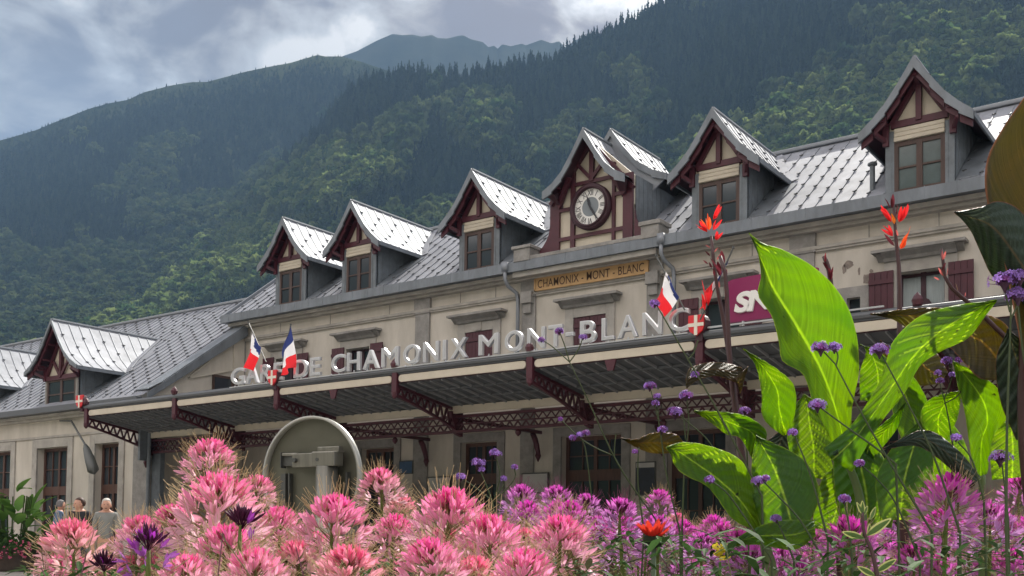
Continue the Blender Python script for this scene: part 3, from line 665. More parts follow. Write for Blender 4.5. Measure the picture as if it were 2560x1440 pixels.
for i, (a, b) in enumerate(zip(posts, posts[1:])):
    c = (a+b)/2; m = MB(); m.tube([(c, 18.52, 2.52), (c, 18.52, 2.46), (c, 18.52, 2.42), (c, 18.52, 2.36)], [.03, .07, .06, .01], 8)
    m.build('pendant_knob', 'wine', CN)
    if i in (2, 4): m = MB(); m.prism([(c-.12, CF-.03, 3.4), (c-.06, CF-.03, 3.2), (c+.06, CF-.03, 3.2), (c+.12, CF-.03, 3.4)], (0, 0, 0), (0, .04, 0)); m.build('fascia_pendant', 'wine', CN)
m = MB(); m.box(-26.72, -26.62, 18.1, 18.45, 2.3, 3.3); m.tube([(-26.55, 18.35, GZ), (-26.55, 18.35, 3.1)], .055, 10); m.box(-26.75, -26.35, 18.6, 18.75, GZ, 2.95); m.build('corner_column', 'cheek', CN)

# ---- sign letters on the canopy
SG = empty('rooftop_letter_sign', (-14.5, 16.45, 3.7), 'row of silver metal letters GARE DE CHAMONIX MONT-BLANC standing on the canopy edge', 'sign')
LET = [('G', -20.55, -20.04), ('A', -20.01, -19.55), ('R', -19.48, -19.1), ('E', -19.02, -18.70), ('D', -18.33, -17.88), ('E', -17.8, -17.46), ('C', -17.11, -16.66), ('H', -16.62, -16.23), ('A', -16.14, -15.67), ('M', -15.59, -15.1), ('O', -14.96, -14.51), ('N', -14.41, -13.99), ('I', -13.88, -13.79), ('X', -13.68, -13.24), ('M', -12.95, -12.46), ('O', -12.3, -11.86), ('N', -11.76, -11.35), ('T', -11.27, -10.95), ('-', -10.88, -10.70), ('B', -10.56, -10.21), ('L', -10.09, -9.82), ('A', -9.75, -9.33), ('N', -9.24, -8.85), ('C', -8.72, -8.32)]
for ch, a, b in LET:
    v, fs = text_geo(ch, w=b-a, h=.41 if ch != '-' else .07, ext=.025, bev=.018); z0 = 3.755 if ch != '-' else 3.92
    m = MB(); m.add([(a+p[0], 16.45-p[2], z0+p[1]) for p in v], fs)
    if ch != '-': m.box((a+b)/2-.012, (a+b)/2+.012, 16.44, 16.46, 3.70, 3.77)
    m.build('letter', 'steel', SG, smooth=False)
m = MB(); m.box(-20.6, -8.35, 16.42, 16.46, 3.70, 3.725)
for x in np.arange(-20.4, -8.3, 1.1): m.tube([(x, 16.4, 3.70), (x, 16.44, 3.74)], .015, 6)
m.build('rail', 'steel', SG)

# ---- railway company panel
RS = empty('purple_logo_panel', (-6.7, 16.6, 4.2), 'purple curved-top panel with white SNCF lettering above the canopy edge', 'sign')
m = MB(); pts = [(-7.7, 3.83), (-6.1, 3.83), (-6.1, 4.56)]+[(x, 4.56+.03*math.sin((x+6.1)/-1.6*math.pi)) for x in np.linspace(-6.2, -7.6, 9)]+[(-7.68, 4.53), (-7.7, 4.48)]
m.prism([(x, 16.6, z) for x, z in pts], (0, -.03, 0), (0, .05, 0)); m.build('panel', 'sign_purple', RS)
cu_v, cu_f = text_geo('SNCF', w=1.25, h=.36, ext=.01, bev=.02, spacing=.86, off=.03)
m = MB(); m.add([(-7.55+p[0]+p[1]*.22, 16.555-p[2], 3.97+p[1]) for p in cu_v], cu_f); m.build('lettering', 'white', RS)
m = MB(); m.box(-8.0, -5.0, 16.42, 16.46, 3.75, 3.775); m.box(-7.4, -7.37, 16.55, 16.6, 3.7, 3.83); m.box(-6, -5.97, 16.55, 16.6, 3.7, 3.83); m.build('support_rail', 'steel', RS)

# ---- shields
def shield(x, label, w=.15, z=3.99):
    e0 = empty('coat_of_arms_shield', (x, 16.38, z-.3), label, 'shield', 'red shields with a white cross on the canopy edge')
    out = [(-w, 0), (w, 0), (w, -.2), (w*.8, -.28), (0, -.36), (-w*.8, -.28), (-w, -.2)]
    y = 16.36; m = MB(); m.prism([(x+a, y, z+b) for a, b in out][::-1], (0, 0, 0), (0, .05, 0)); m.build('shield_plate', 'red', e0, bevel=.008)
    m = MB(); m.box(x-.03, x+.03, y-.012, y+.001, z-.35, z-.004); m.box(x-w+.004, x+w-.004, y-.009, y+.001, z-.2, z-.14); m.build('white_cross', 'shield_white', e0)
    m = MB(); m.tube([(x+.03, y+.05, z-.16), (x+.06, y+.16, z-.16)], .17, 14); m.box(x-.02, x+.1, y+.05, y+.12, z-.45, z-.1); m.build('holder', 'wine_dark', e0)
shield(-26.95, 'red shield with white cross at the far left end of the canopy edge', .17)
shield(-19.0, 'red shield with white cross in front of the word GARE between two flags')
shield(-8.16, 'red shield with white cross just after the last C of the silver letters')

# ---- flags: pole with a hanging tricolour; corners in photo points on the plane of the canopy edge
def flag(base, top, ht, hb, fb, ft, label, grp='French flags on the canopy edge', Y=16.3, bl=(.33, 0), wh_=.66):
    b, t = at(*base, Y), at(*top, Y); e0 = empty('french_flag', tuple(b), label, 'flag', grp)
    m = MB(); m.tube([b, t], .014, 6); m.tube([t-np.array([0, 0, .01]), t+np.array([0, 0, .025])], .025, 8); m.build('flagpole', 'galv_dark', e0)
    A, B, C, E_ = [at(*p, Y-.03) for p in (ht, hb, fb, ft)]; nu, nv = 18, 8; vs = []; fs = []; mi = []
    for i in range(nu+1):
        u = i/nu
        for j in range(nv+1):
            v = j/nv; p = (A*(1-v)+B*v)*(1-u)+(E_*(1-v)+C*v)*u
            p = p+np.array([.02*math.sin(v*9+u*3)*u, .07*math.sin(v*7.+u*2.5)*(.3+u), .012*math.sin(v*6)]); vs.append(p)
    for i in range(nu):
        for j in range(nv): fs.append((i*(nv+1)+j, i*(nv+1)+j+1, (i+1)*(nv+1)+j+1, (i+1)*(nv+1)+j)); mi.append(0 if (i+.5)/nu < bl[0]*((j+.5)/nv if bl[1] else 1) else 1 if (i+.5)/nu < wh_ else 2)
    m = MB(); m.add(vs, fs); m.m = mi; m.build('flag_cloth', ['flag_blue', 'flag_white', 'flag_red'], e0, True)
flag((665, 905), (621, 806), (630, 832), (652, 868), (632, 926), (611, 920), 'small French flag leaning left over the word GARE', bl=(.36, 1), wh_=.45)
flag((706, 905), (727, 812), (727.5, 815), (703, 882), (704, 938), (736, 918), 'small French flag leaning right beside the word DE')
flag((1712, 775), (1640, 640), (1665, 680), (1697, 742), (1660, 795), (1636, 752), 'French flag leaning left, above the last N and C of the silver letters', bl=(.2, 1), wh_=.5)
flag((1750, 800), (1833, 620), (1822, 650), (1795, 705), (1748, 775), (1775, 720), 'French flag leaning right, half hidden behind the red canna stem', bl=(.15, 0), wh_=.5)

# ---- downpipes, lamp, vent, posters
for x in (-16.12, -11.62):
    m = MB(); m.box(x-.08, x+.08, D-.56, D-.42, 7.0, 7.25); m.tube([(x, D-.5, 7.05), (x, D-.5, 6.8), (x+.03, D-.42, 6.65), (x+.12, D-.15, 6.5), (x+.14, D-.12, 6.3), (x+.14, D-.12, 3.6)], .05, 10)
    m.build('downpipe', 'zinc_seam', ST, True)
m = MB(); vx, vy = -7.0, 22.25; m.tube([(vx, vy, roof_z(vy)-.1), (vx, vy, roof_z(vy)+.5)], .055, 10); m.tube([(vx, vy, roof_z(vy)+.52), (vx, vy, roof_z(vy)+.56), (vx, vy, roof_z(vy)+.6)], [.1, .1, .02], 10)
m.build('vent_pipe', 'cheek', ST)
LP = empty('wall_lamp', tuple(at(178, 1050, WY-.3)), 'dark hanging lamp on a thin slanted arm left of the first canopy bracket', 'lamp')
a, b, c_ = at(178, 1052, WY-.15), at(213, 1112, WY-.8), at(236, 1185, WY-1.0)
m = MB(); m.tube([at(150, 1052, WY-.1), a, b], .03, 6); m.build('arm', 'galv_dark', LP)
m = MB(); q = [b*(1-t)+c_*t for t in (0, .15, .5, .85, 1)]; m.tube(q, [.05, .1, .15, .17, .02], 10); m.build('lamp_head', 'galv_dark', LP, True)
mat('poster_dark', (.02, .03, .05), .4, noise=.5, scale=3); mat('poster_white', (.5, .5, .48), .5, noise=.1, scale=3); mat('poster_blue', (.04, .10, .2), .5, noise=.3, scale=3)
def poster(x0, y0, x1, y1, label, mt, strip=False, Y=D-.08):
    a, b = at(x0, y0, Y), at(x1, y1, Y); e0 = empty('poster', tuple(a), label, 'poster')
    m = MB(); m.box(a[0]-.03, b[0]+.03, Y-.01, Y+.03, b[2]-.03, a[2]+.03); m.build('frame', 'galv_dark', e0)
    m = MB(); m.box(a[0], b[0], Y-.016, Y-.008, b[2], a[2]-(.12 if strip else 0)); m.build('sheet', mt, e0)
    if strip: m = MB(); m.box(a[0], b[0], Y-.016, Y-.008, a[2]-.11, a[2]); m.build('title_strip', 'poster_white', e0)
poster(1592, 1158, 1636, 1235, 'dark blue framed poster with a white strip, right of the wide station door', 'poster_dark', True)
poster(1307, 1186, 1368, 1230, 'pale framed notice low on the wall, left of the wide station door', 'poster_white')
poster(1072, 1195, 1124, 1235, 'pale notice low on the wall, left of the narrow station door', 'poster_white')
poster(1000, 1155, 1030, 1182, 'small blue wall sign near the right rim of the round sign', 'poster_blue')

# ================================================================= ROUND SIGN SEEN FROM BEHIND
SGN = empty('round_sign', (0, 0, 0), 'back of a round traffic sign clamped to a grey post behind the pink flowers', 'traffic sign')
c0 = Vector(atd(784, 1192, 5.7)); SGN.location = (c0.x, c0.y, GZ)
ya = YAW; nrm = Vector((math.sin(YAW+R(-152)), math.cos(YAW+R(-152)), -.03)).normalized()   # towards the viewer, turned
sx = Vector((0, 0, 1)).cross(nrm).normalized(); sz_ = nrm.cross(sx).normalized()
if sx.dot(Vector(RR)) < 0: sx = -sx
def S(a, b, c): return c0+sx*a+sz_*b+nrm*c
def sgn_part(name, mt, fn, smooth=False, bevel=0):
    m = MB(); fn(m); m.build(name, mt, SGN, smooth, bevel)
Rr_ = .325
def f_disc(m):
    n = 64; vs = [S(0, 0, 0)]+[S(Rr_*math.cos(2*math.pi*i/n), Rr_*math.sin(2*math.pi*i/n), 0) for i in range(n)]
    m.add(vs, [(0, 1+i, 1+(i+1) % n) for i in range(n)]); vs = [S(Rr_*math.cos(2*math.pi*i/n), Rr_*math.sin(2*math.pi*i/n), -.004) for i in range(n)]; m.add(vs, [tuple(range(n))])
def f_rim(m):
    n = 64
    rings = [(Rr_, .0), (Rr_+.002, .035), (Rr_-.012, .037), (Rr_-.014, .002)]
    vs = [S(r*math.cos(2*math.pi*i/n), r*math.sin(2*math.pi*i/n), c) for r, c in rings for i in range(n)]
    m.add(vs, [(k*n+i, k*n+(i+1) % n, (k+1)*n+(i+1) % n, (k+1)*n+i) for k in range(3) for i in range(n)])
def sbox(m, a0, a1, b0, b1, c0_, c1_):
    vs = [S(a, b, c) for b in (b0, b1) for c in (c0_, c1_) for a in (a0, a1)]
    m.add(vs, [(0, 2, 3, 1), (4, 5, 7, 6), (0, 1, 5, 4), (2, 6, 7, 3), (0, 4, 6, 2), (1, 3, 7, 5)])
sgn_part('sign_disc', 'sign_back', f_disc); sgn_part('rim', 'sign_rim', f_rim, True)
sgn_part('mounting_rail', 'galv_dark', lambda m: (sbox(m, -.19, -.09, .06, .125, .004, .03), sbox(m, -.19, -.185, .05, .135, .004, .05)), bevel=.003)
sgn_part('clamp', 'galv', lambda m: (sbox(m, -.185, -.08, .115, .13, .02, .045), sbox(m, -.10, .065, .05, .125, .03, .06), sbox(m, .075, .225, .05, .125, .035, .115), sbox(m, .08, .22, .13, .155, .03, .07), sbox(m, .06, .23, .122, .13, .03, .09)), bevel=.004)
sgn_part('bolt', 'galv_dark', lambda m: (m.tube([S(-.075, .088, .06), S(-.075, .088, .078)], .013, 6), m.tube([S(.115, .085, .115), S(.115, .085, .118)], .010, 12)))
sgn_part('post', 'galv', lambda m: m.tube([S(.145, .05, .07), (S(.145, .05, .07).x, S(.145, .05, .07).y, GZ)], .058, 24), True)
sgn_part('stiffener', 'galv_dark', lambda m: (sbox(m, -.2, -.17, -.33+.13, .02, .003, .03), sbox(m, -.15, -.142, -.33+.13, .02, .003, .03), sbox(m, .235, .245, -.2, .02, .003, .03)))


# ================================================================= PEOPLE
def skinned(verts, edges, radii, root=0, sub=2):
    me = bpy.data.meshes.new('t'); me.from_pydata(verts, edges, []); o = bpy.data.objects.new('t', me); COL.objects.link(o)
    sm = o.modifiers.new('s', 'SKIN'); sm.use_smooth_shade = True; sl = me.skin_vertices[0].data
    for i, r_ in enumerate(radii): sl[i].radius = r_ if isinstance(r_, tuple) else (r_, r_)
    sl[root].use_root = True; sb = o.modifiers.new('u', 'SUBSURF'); sb.levels = sub; sb.render_levels = sub
    dg = bpy.context.evaluated_depsgraph_get(); dg.update(); m2 = bpy.data.meshes.new_from_object(o.evaluated_get(dg)); bpy.data.objects.remove(o)
    v = [tuple(x.co) for x in m2.vertices]; f = [tuple(p.vertices) for p in m2.polygons]; return v, f
def ell(m, c, r, n=14, k=10, f=None):
    vs = []; 
    for i in range(k+1):
        a = math.pi*i/k
        for j in range(n):
            b = 2*math.pi*j/n; p = Vector((math.sin(a)*math.cos(b)*r[0], math.sin(a)*math.sin(b)*r[1], math.cos(a)*r[2]))
            if f: p = f(p)
            vs.append(Vector(c)+p)
    m.add(vs, [(i*n+j, (i+1)*n+j, (i+1)*n+(j+1) % n, i*n+(j+1) % n) for i in range(k) for j in range(n)])
def person(px, pyhead, dist, h, rotz, hair, top, bottom, label, hairlen=0, w=1., headturn=0, arm=0):
    p = atd(px, pyhead, dist); z0 = p[2]-h+.0; root = empty('person', (p[0], p[1], z0), label, 'person')
    # body facing -Y before rotation; local coordinates, feet at z = 0
    k = h/1.68; Vt = [(0, 0, .95), (0, .01, 1.12), (0, .015, 1.28), (0, .01, 1.42), (0, -.005, 1.49), (0, -.02, 1.56)]
    Rd = [(.15*w, .11), (.14*w, .10), (.165*w, .11), (.11*w, .08), (.05, .05), (.05, .055)]
    E_ = [(0, 1), (1, 2), (2, 3), (3, 4), (4, 5)]
    def chain(start, pts, rr):
        a = start
        for q, r_ in zip(pts, rr): Vt.append(q); Rd.append((r_, r_)); E_.append((a, len(Vt)-1)); a = len(Vt)-1
        return a
    for s in (-1, 1):
        fwd = arm if s > 0 else arm*.4
        a = chain(3, [(s*.17*w, .0, 1.40), (s*.22*w, .02, 1.20), (s*.25*w, -.03-fwd*.6, .98+fwd*.4), (s*.24*w, -.10-fwd, .80+fwd)], (.062, .05, .042, .032))
        for j in range(4): chain(a, [(s*(.225*w)+(j-1.5)*.02, -.12-fwd, .74+fwd), (s*(.225*w)+(j-1.5)*.022, -.14-fwd, .69+fwd+.006*abs(j-1.5))], (.011, .009))
        chain(a, [(s*.20*w, -.14-fwd, .765+fwd), (s*.19*w, -.155-fwd, .735+fwd)], (.012, .009))
        chain(0, [(s*.09*w, 0, .88), (s*.10*w, -.02, .50), (s*.10, .02, .10), (s*.105, -.02, .05), (s*.11, -.14, .035)], (.10*w, .062, .043, .045, .03))
    v, f = skinned(Vt, E_, Rd)
    hd = MB(); R3 = Matrix.Rotation(rotz, 4, 'Z')
    def place(v): return [Vector((x*k, y*k, z*k)) for x, y, z in v]
    m = MB(); m.add(place(v), f)
    ht = Matrix.Rotation(headturn, 4, 'Z'); hc = Vector((0, -.03, 1.575))
    def face(q):     # jaw, brow, nose, sockets sculpted on the head
        x, y, z = q
        if z < 0: s_ = 1-.35*(-z/.115)**1.5; x *= s_; y = y*(1-.12*(-z/.115))
        if y < 0:
            y -= .017*math.exp(-(x/.013)**2-((z+.02)/.022)**2)       # nose
            y += .010*(math.exp(-((x-.032)/.016)**2-((z-.008)/.014)**2)+math.exp(-((x+.032)/.016)**2-((z-.008)/.014)**2))
            y -= .006*math.exp(-(x/.025)**2-((z+.058)/.008)**2)
        return Vector((x, y, z))
    m2 = MB(); ell(m2, (0, 0, 0), (.076, .095, .118), 28, 24, face)
    for s in (-1, 1): ell(m2, (s*.078, .01, -.01), (.012, .02, .032), 8, 6)
    m.add([(ht @ Vector(q)+hc)*k for q in m2.v], m2.f)
    bd = m.build('body', 'skin', None, True)
    def part(mb, name, mt, smooth=True):
        o = mb.build(name, mt, None, smooth); o.parent = root; return o
    bd.parent = root; root.rotation_euler[2] = rotz
    m = MB()
    for s in (-1, 1): ell(m, (ht @ Vector((s*.03, -.086, .008))+hc)*k, (.010, .006, .006), 8, 6)
    part(m, 'eyes', 'ink'); m = MB(); ell(m, (ht @ Vector((0, -.091, -.058))+hc)*k, (.024, .006, .006), 10, 6); part(m, 'mouth', 'wine')
    m = MB()
    def hf(q):
        x, y, z = q; n_ = 1+.06*math.sin(31*x+17*z)*math.sin(23*y+5)
        if y < .0 and z < .05: x *= .80; y *= .6
        if z < -.05-hairlen: x *= .7; y *= .7; z = -.06-hairlen
        return Vector((x*n_, y*n_, z*n_))
    ell(m, (0, 0, 0), (.086, .102, .118+hairlen*.3), 26, 22, hf); mm = MB(); mm.add([(ht @ (Vector(q)+Vector((0, .018, .022)))+hc)*k for q in m.v], m.f); part(mm, 'hair', hair)
    # shirt: slightly larger shell of the trunk and upper arms
    Vs = [(0, 0, .92), (0, .01, 1.1), (0, .015, 1.27), (0, .012, 1.41), (0, .0, 1.455)]; Rs = [(.185*w, .14), (.17*w, .13), (.188*w, .135), (.128*w, .098), (.068, .066)]; Es = [(0, 1), (1, 2), (2, 3), (3, 4)]
    for s in (-1, 1):
        b = len(Vs); Vs += [(s*.172*w, .0, 1.395), (s*.222*w, .02, 1.22), (s*.236*w, .005, 1.08)]; Rs += [(.077, .077), (.067, .067), (.064, .064)]; Es += [(3, b), (b, b+1), (b+1, b+2)]
    v, f = skinned(Vs, Es, Rs); m = MB(); m.add(place(v), f); part(m, 'shirt', top)
    Vs = [(0, 0, .93), (0, 0, .84)]; Rs = [(.175*w, .135), (.15*w, .12)]; Es = [(0, 1)]
    for s in (-1, 1):
        b = len(Vs); Vs += [(s*.095*w, 0, .78), (s*.10*w, -.02, .5), (s*.10, .01, .13 if bottom != 'shorts' else .48)]; Rs += [(.115*w, .115*w), (.08, .08), (.065, .065)]; Es += [(1, b), (b, b+1), (b+1, b+2)]
    v, f = skinned(Vs, Es, Rs); m = MB(); m.add(place(v), f); part(m, 'trousers', bottom); m = MB()
    for s in (-1, 1): ell(m, Vector((s*.11, -.08, .04))*k, (.05, .13, .045), 10, 6)
    part(m, 'shoes', 'ink'); return root
P1 = person(267, 1249, 19., 1.66, -YAW+R(12), 'hair_white', 'cloth_grey', 'shorts', 'person with short white hair in a light grey top walking towards the flowers', 0, .84, R(5))
P2 = person(200, 1247, 19.6, 1.68, -YAW+R(-8), 'hair_brown', 'cloth_black', 'trousers', 'person with brown hair tied back in a black jacket, walking between two others', .0, .95, R(-35), arm=.18)
P3 = person(150, 1252, 23.5, 1.66, -YAW+R(110), 'hair_grey', 'cloth_blue', 'trousers', 'person with grey hair in a blue-grey top standing farthest left, half hidden by the planter', 0, 1.0, R(40))
m = MB(); ell(m, (0.0, .09, 1.60), (.045, .05, .05), 10, 8); o = m.build('hair_bun', 'hair_brown', None, True); o.parent = P2

# ================================================================= CANNAS
def poly(pts, n):
    P = np.array(pts, float)
    # Catmull-Rom through the given points, resampled evenly
    Q = np.vstack([2*P[0]-P[1], P, 2*P[-1]-P[-2]]); o = []
    for i in range(1, len(Q)-2):
        for t in np.linspace(0, 1, 12, endpoint=False):
            o.append(.5*((2*Q[i])+(-Q[i-1]+Q[i+1])*t+(2*Q[i-1]-5*Q[i]+4*Q[i+1]-Q[i+2])*t*t+(-Q[i-1]+3*Q[i]-3*Q[i+1]+Q[i+2])*t**3))
    o.append(P[-1]); o = np.array(o); s = np.r_[0, np.cumsum(np.linalg.norm(np.diff(o, axis=0), axis=1))]
    return np.stack([np.interp(np.linspace(0, s[-1], n), s, o[:, k]) for k in range(2)], 1)
def leaf(par, L, Rt, mid=None, d0=2., d1=None, cup=.05, side=0., mt='canna_green', wav=.006, sub=None):
    """blade between two edges (base to tip): real distance, folded along its midrib, rippled margins"""
    d1 = d0 if d1 is None else d1; n, c = 40, 9; A = poly(L, n); B = poly(Rt, n); M_ = poly(mid, n) if mid else (A+B)/2
    vs = []; uvs = []; sd_ = random.uniform(0, 9)
    for i in range(n):
        t = i/(n-1); D_ = d0+(d1-d0)*t
        for j in range(2*c+1):
            q = (j-c)/c; p = M_[i]+(A[i]-M_[i])*(-q) if q < 0 else M_[i]+(B[i]-M_[i])*q
            wdt = np.linalg.norm(A[i]-B[i])/400.; dd = D_+(cup*abs(q)**1.4+side*q)*min(1, wdt*2.2)+wav*math.sin(t*17+sd_+q*2)*abs(q)**2+.004*math.sin(t*60+abs(q)*14)
            vs.append(tuple(atd(p[0], p[1], dd))); uvs.append((q, t))
    w_ = 2*c+1; fs = [(i*w_+j, i*w_+j+1, (i+1)*w_+j+1, (i+1)*w_+j) for i in range(n-1) for j in range(2*c)]
    m = MB(); m.add(vs, fs); o = m.build('leaf', mt, par, True)
    uv = o.data.uv_layers.new(name='UVMap'); li = np.zeros(len(o.data.loops), 'i'); o.data.loops.foreach_get('vertex_index', li); uv.data.foreach_set('uv', np.array(uvs)[li].ravel().astype('f'))
    sf = o.modifiers.new('thick', 'SOLIDIFY'); sf.thickness = .0009
    return o
def stem(par, pts, d, r0, r1, mt='greens', col=(.10, .17, .05), name='stem', d1=None, ground=True):
    q = poly(pts, 14); d1 = d if d1 is None else d1; P_ = [Vector(atd(x, y, d+(d1-d)*i/13)) for i, (x, y) in enumerate(q)]
    rr = list(np.linspace(r0, r1, 14))
    if ground: P_ = [Vector((P_[0].x+random.uniform(-.04, .04), P_[0].y+random.uniform(-.04, .04), GZ))]+P_; rr = [r0]+rr
    m = MB(); m.tube(P_, rr, 8, col=col); return m.build(name, mt, par, True)
def canna(px, py, d, label): 
    p = atd(px, py, d); return empty('canna_plant', (p[0], p[1], GZ), label, 'canna', 'cannas at the right of the flower bed')
mat('canna_stem', (.10, .15, .05), .45); mat('canna_stem_dark', (.065, .030, .032), .4)
K1 = canna(2110, 1200, 2.25, 'tall bright green canna with the biggest upright leaf in the middle of the right half')
leaf(K1, [(2095, 1180), (2080, 1110), (2035, 1010), (2008, 935), (1957, 903), (1948, 855), (1930, 790), (1896, 738), (1903, 685), (1890, 610), (1872, 582)],
     [(2125, 1180), (2128, 1110), (2130, 1020), (2147, 930), (2140, 830), (2110, 750), (2050, 680), (1970, 630), (1905, 607), (1872, 582)],
     [(2110, 1180), (2108, 1100), (2085, 1010), (2045, 910), (1985, 805), (1935, 725), (1905, 655), (1872, 582)], 2.3, 2.2, -.05, .02)
leaf(K1, [(1990, 1190), (1972, 1120), (1968, 1070), (1985, 1020), (2010, 985)], [(2080, 1200), (2096, 1120), (2080, 1060), (2050, 1010), (2010, 985)], None, 2.34, 2.42, .05)
leaf(K1, [(1988, 1292), (1982, 1260), (1998, 1225), (2022, 1190)], [(2022, 1290), (2048, 1255), (2046, 1212), (2022, 1190)], None, 2.2, 2.25, .03)
leaf(K1, [(2280, 1150), (2240, 1060), (2222, 970), (2205, 925), (2184, 893)], [(2335, 1120), (2330, 1040), (2305, 975), (2262, 922), (2184, 893)], None, 2.5, 2.5, -.05)
stem(K1, [(2120, 1420), (2112, 1180)], 2.3, .013, .008, 'canna_stem'); stem(K1, [(2128, 1430), (2120, 1300), (2080, 1120)], 2.32, .012, .007, 'canna_stem')
K2 = canna(1905, 1300, 2.0, 'bright green canna with the broad leaf reaching farthest left over the purple flowers')
leaf(K2, [(1895, 1328), (1835, 1300), (1790, 1240), (1763, 1212), (1718, 1190), (1690, 1168), (1678, 1140), (1665, 1118)], [(1903, 1318), (1888, 1240), (1872, 1180), (1838, 1140), (1765, 1113), (1702, 1106), (1665, 1118)],
     [(1899, 1322), (1850, 1250), (1790, 1195), (1735, 1155), (1695, 1128), (1665, 1118)], 2.05, 1.95, -.03, .02)
leaf(K2, [(1880, 1145), (1850, 1095), (1815, 1085), (1782, 1060), (1735, 1028)], [(1900, 1135), (1917, 1082), (1880, 1048), (1830, 1032), (1735, 1026)], None, 2.15, 2.05, -.04)
leaf(K2, [(1960, 1090), (1925, 1065), (1905, 1035), (1905, 990), (1897, 940), (1884, 905), (1858, 872)], [(1968, 1085), (1988, 1030), (1985, 965), (1945, 925), (1895, 893), (1858, 872)], None, 2.3, 2.2, -.04)
leaf(K2, [(1935, 1195), (1930, 1150), (1905, 1110), (1887, 1080)], [(1950, 1190), (1978, 1160), (1940, 1120), (1887, 1080)], None, 2.15, 2.1, .03)
leaf(K2, [(1905, 1330), (1880, 1240), (1880, 1150), (1890, 1088)], [(2010, 1330), (2048, 1240), (2010, 1150), (1890, 1088)], [(1985, 1330), (1960, 1240), (1930, 1160), (1890, 1088)], 1.98, 2.05, .03, mt='canna_green')
leaf(K2, [(2040, 1340), (1985, 1375), (1900, 1362), (1822, 1366)], [(2035, 1300), (1945, 1302), (1870, 1328), (1822, 1364)], None, 1.85, 1.75, .04)
stem(K2, [(1930, 1430), (1905, 1320), (1890, 1150)], 2.1, .013, .006, 'canna_stem')
K3 = canna(2200, 1200, 2.1, 'dark green canna whose long leaf curves up to the right below the closed shutters')
leaf(K3, [(2060, 1120), (2130, 1060), (2190, 970), (2215, 905), (2235, 850), (2300, 790), (2390, 763), (2492, 750)], [(2130, 1180), (2200, 1060), (2260, 985), (2300, 915), (2350, 880), (2420, 845), (2460, 795), (2492, 752)], [(2080, 1150), (2150, 1080), (2235, 960), (2285, 890), (2350, 830), (2420, 785), (2492, 751)], 2.1, 2.0, .03, -.03)
leaf(K3, [(2150, 1000), (2150, 930), (2165, 880), (2150, 860)], [(2235, 1010), (2240, 930), (2205, 885), (2150, 860)], None, 2.4, 2.4, .05, mt='canna_green')
leaf(K3, [(2170, 1155), (2138, 1127), (2180, 1083), (2230, 1040), (2266, 1003)], [(2178, 1155), (2205, 1120), (2243, 1070), (2266, 1003)], None, 2.2, 2.15, .02)
leaf(K3, [(2110, 1310), (2085, 1210), (2090, 1130), (2130, 1060)], [(2230, 1320), (2240, 1220), (2200, 1130), (2130, 1060)], None, 2.15, 2.2, .05)
leaf(K3, [(2200, 1300), (2190, 1200), (2230, 1120), (2300, 1050)], [(2300, 1300), (2330, 1210), (2330, 1120), (2300, 1050)], None, 2.0, 2.1, .06)
leaf(K3, [(2030, 1320), (2040, 1250), (2060, 1190), (2110, 1150)], [(2120, 1330), (2150, 1270), (2140, 1200), (2110, 1150)], None, 2.3, 2.3, .05)
stem(K3, [(2160, 1430), (2150, 1250), (2110, 1130)], 2.15, .013, .007, 'canna_stem')
K4 = canna(2450, 1200, 2.3, 'green canna with striped upright leaves in front of the bronze leaves, far right')
leaf(K4, [(2435, 1195), (2425, 1120), (2412, 1030), (2395, 965), (2382, 902)], [(2468, 1185), (2484, 1090), (2518, 1045), (2510, 990), (2455, 940), (2382, 902)], None, 2.3, 2.2, -.04)
leaf(K4, [(2345, 1115), (2312, 1075), (2303, 1030), (2330, 995), (2403, 975)], [(2365, 1105), (2392, 1050), (2400, 1010), (2403, 975)], None, 2.35, 2.3, -.03)
leaf(K4, [(2480, 1200), (2475, 1120), (2490, 1070), (2530, 1050)], [(2580, 1190), (2590, 1120), (2570, 1075), (2530, 1050)], None, 2.5, 2.5, .04)
leaf(K4, [(2330, 1220), (2290, 1150), (2290, 1080), (2330, 1020)], [(2430, 1220), (2420, 1130), (2390, 1070), (2330, 1020)], None, 2.55, 2.55, .05)
stem(K4, [(2460, 1430), (2455, 1180)], 2.35, .012, .007, 'canna_stem')
K5 = canna(2600, 1100, 2.0, 'bronze canna with huge dark leaves cut off by the right edge of the photo')
leaf(K5, [(2570, 950), (2500, 600), (2470, 510), (2463, 440), (2475, 380), (2515, 310), (2560, 245), (2640, 130)], [(2760, 950), (2800, 700), (2810, 500), (2790, 350), (2740, 230), (2640, 130)], [(2650, 950), (2640, 700), (2620, 500), (2630, 350), (2640, 130)], 2.0, 1.9, -.08, .04, 'canna_bronze')
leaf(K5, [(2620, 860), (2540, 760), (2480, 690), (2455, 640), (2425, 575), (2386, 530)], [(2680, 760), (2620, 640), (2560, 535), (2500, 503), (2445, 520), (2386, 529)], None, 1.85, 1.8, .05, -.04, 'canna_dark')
leaf(K5, [(2510, 950), (2450, 945), (2405, 900), (2370, 865), (2330, 850)], [(2560, 960), (2550, 870), (2500, 800), (2420, 790), (2330, 850)], None, 2.2, 2.25, -.04, .02, 'canna_bronze')
leaf(K5, [(2460, 850), (2370, 842), (2290, 832), (2235, 800), (2176, 786)], [(2480, 790), (2400, 775), (2330, 769), (2260, 773), (2176, 784)], [(2480, 810), (2380, 800), (2290, 790), (2176, 785)], 2.35, 2.3, .02, -.02, 'canna_bronze')
leaf(K5, [(2350, 960), (2290, 960), (2262, 900), (2240, 865)], [(2370, 930), (2340, 880), (2300, 855), (2240, 865)], None, 2.6, 2.6, .03, 0, 'canna_bronze')
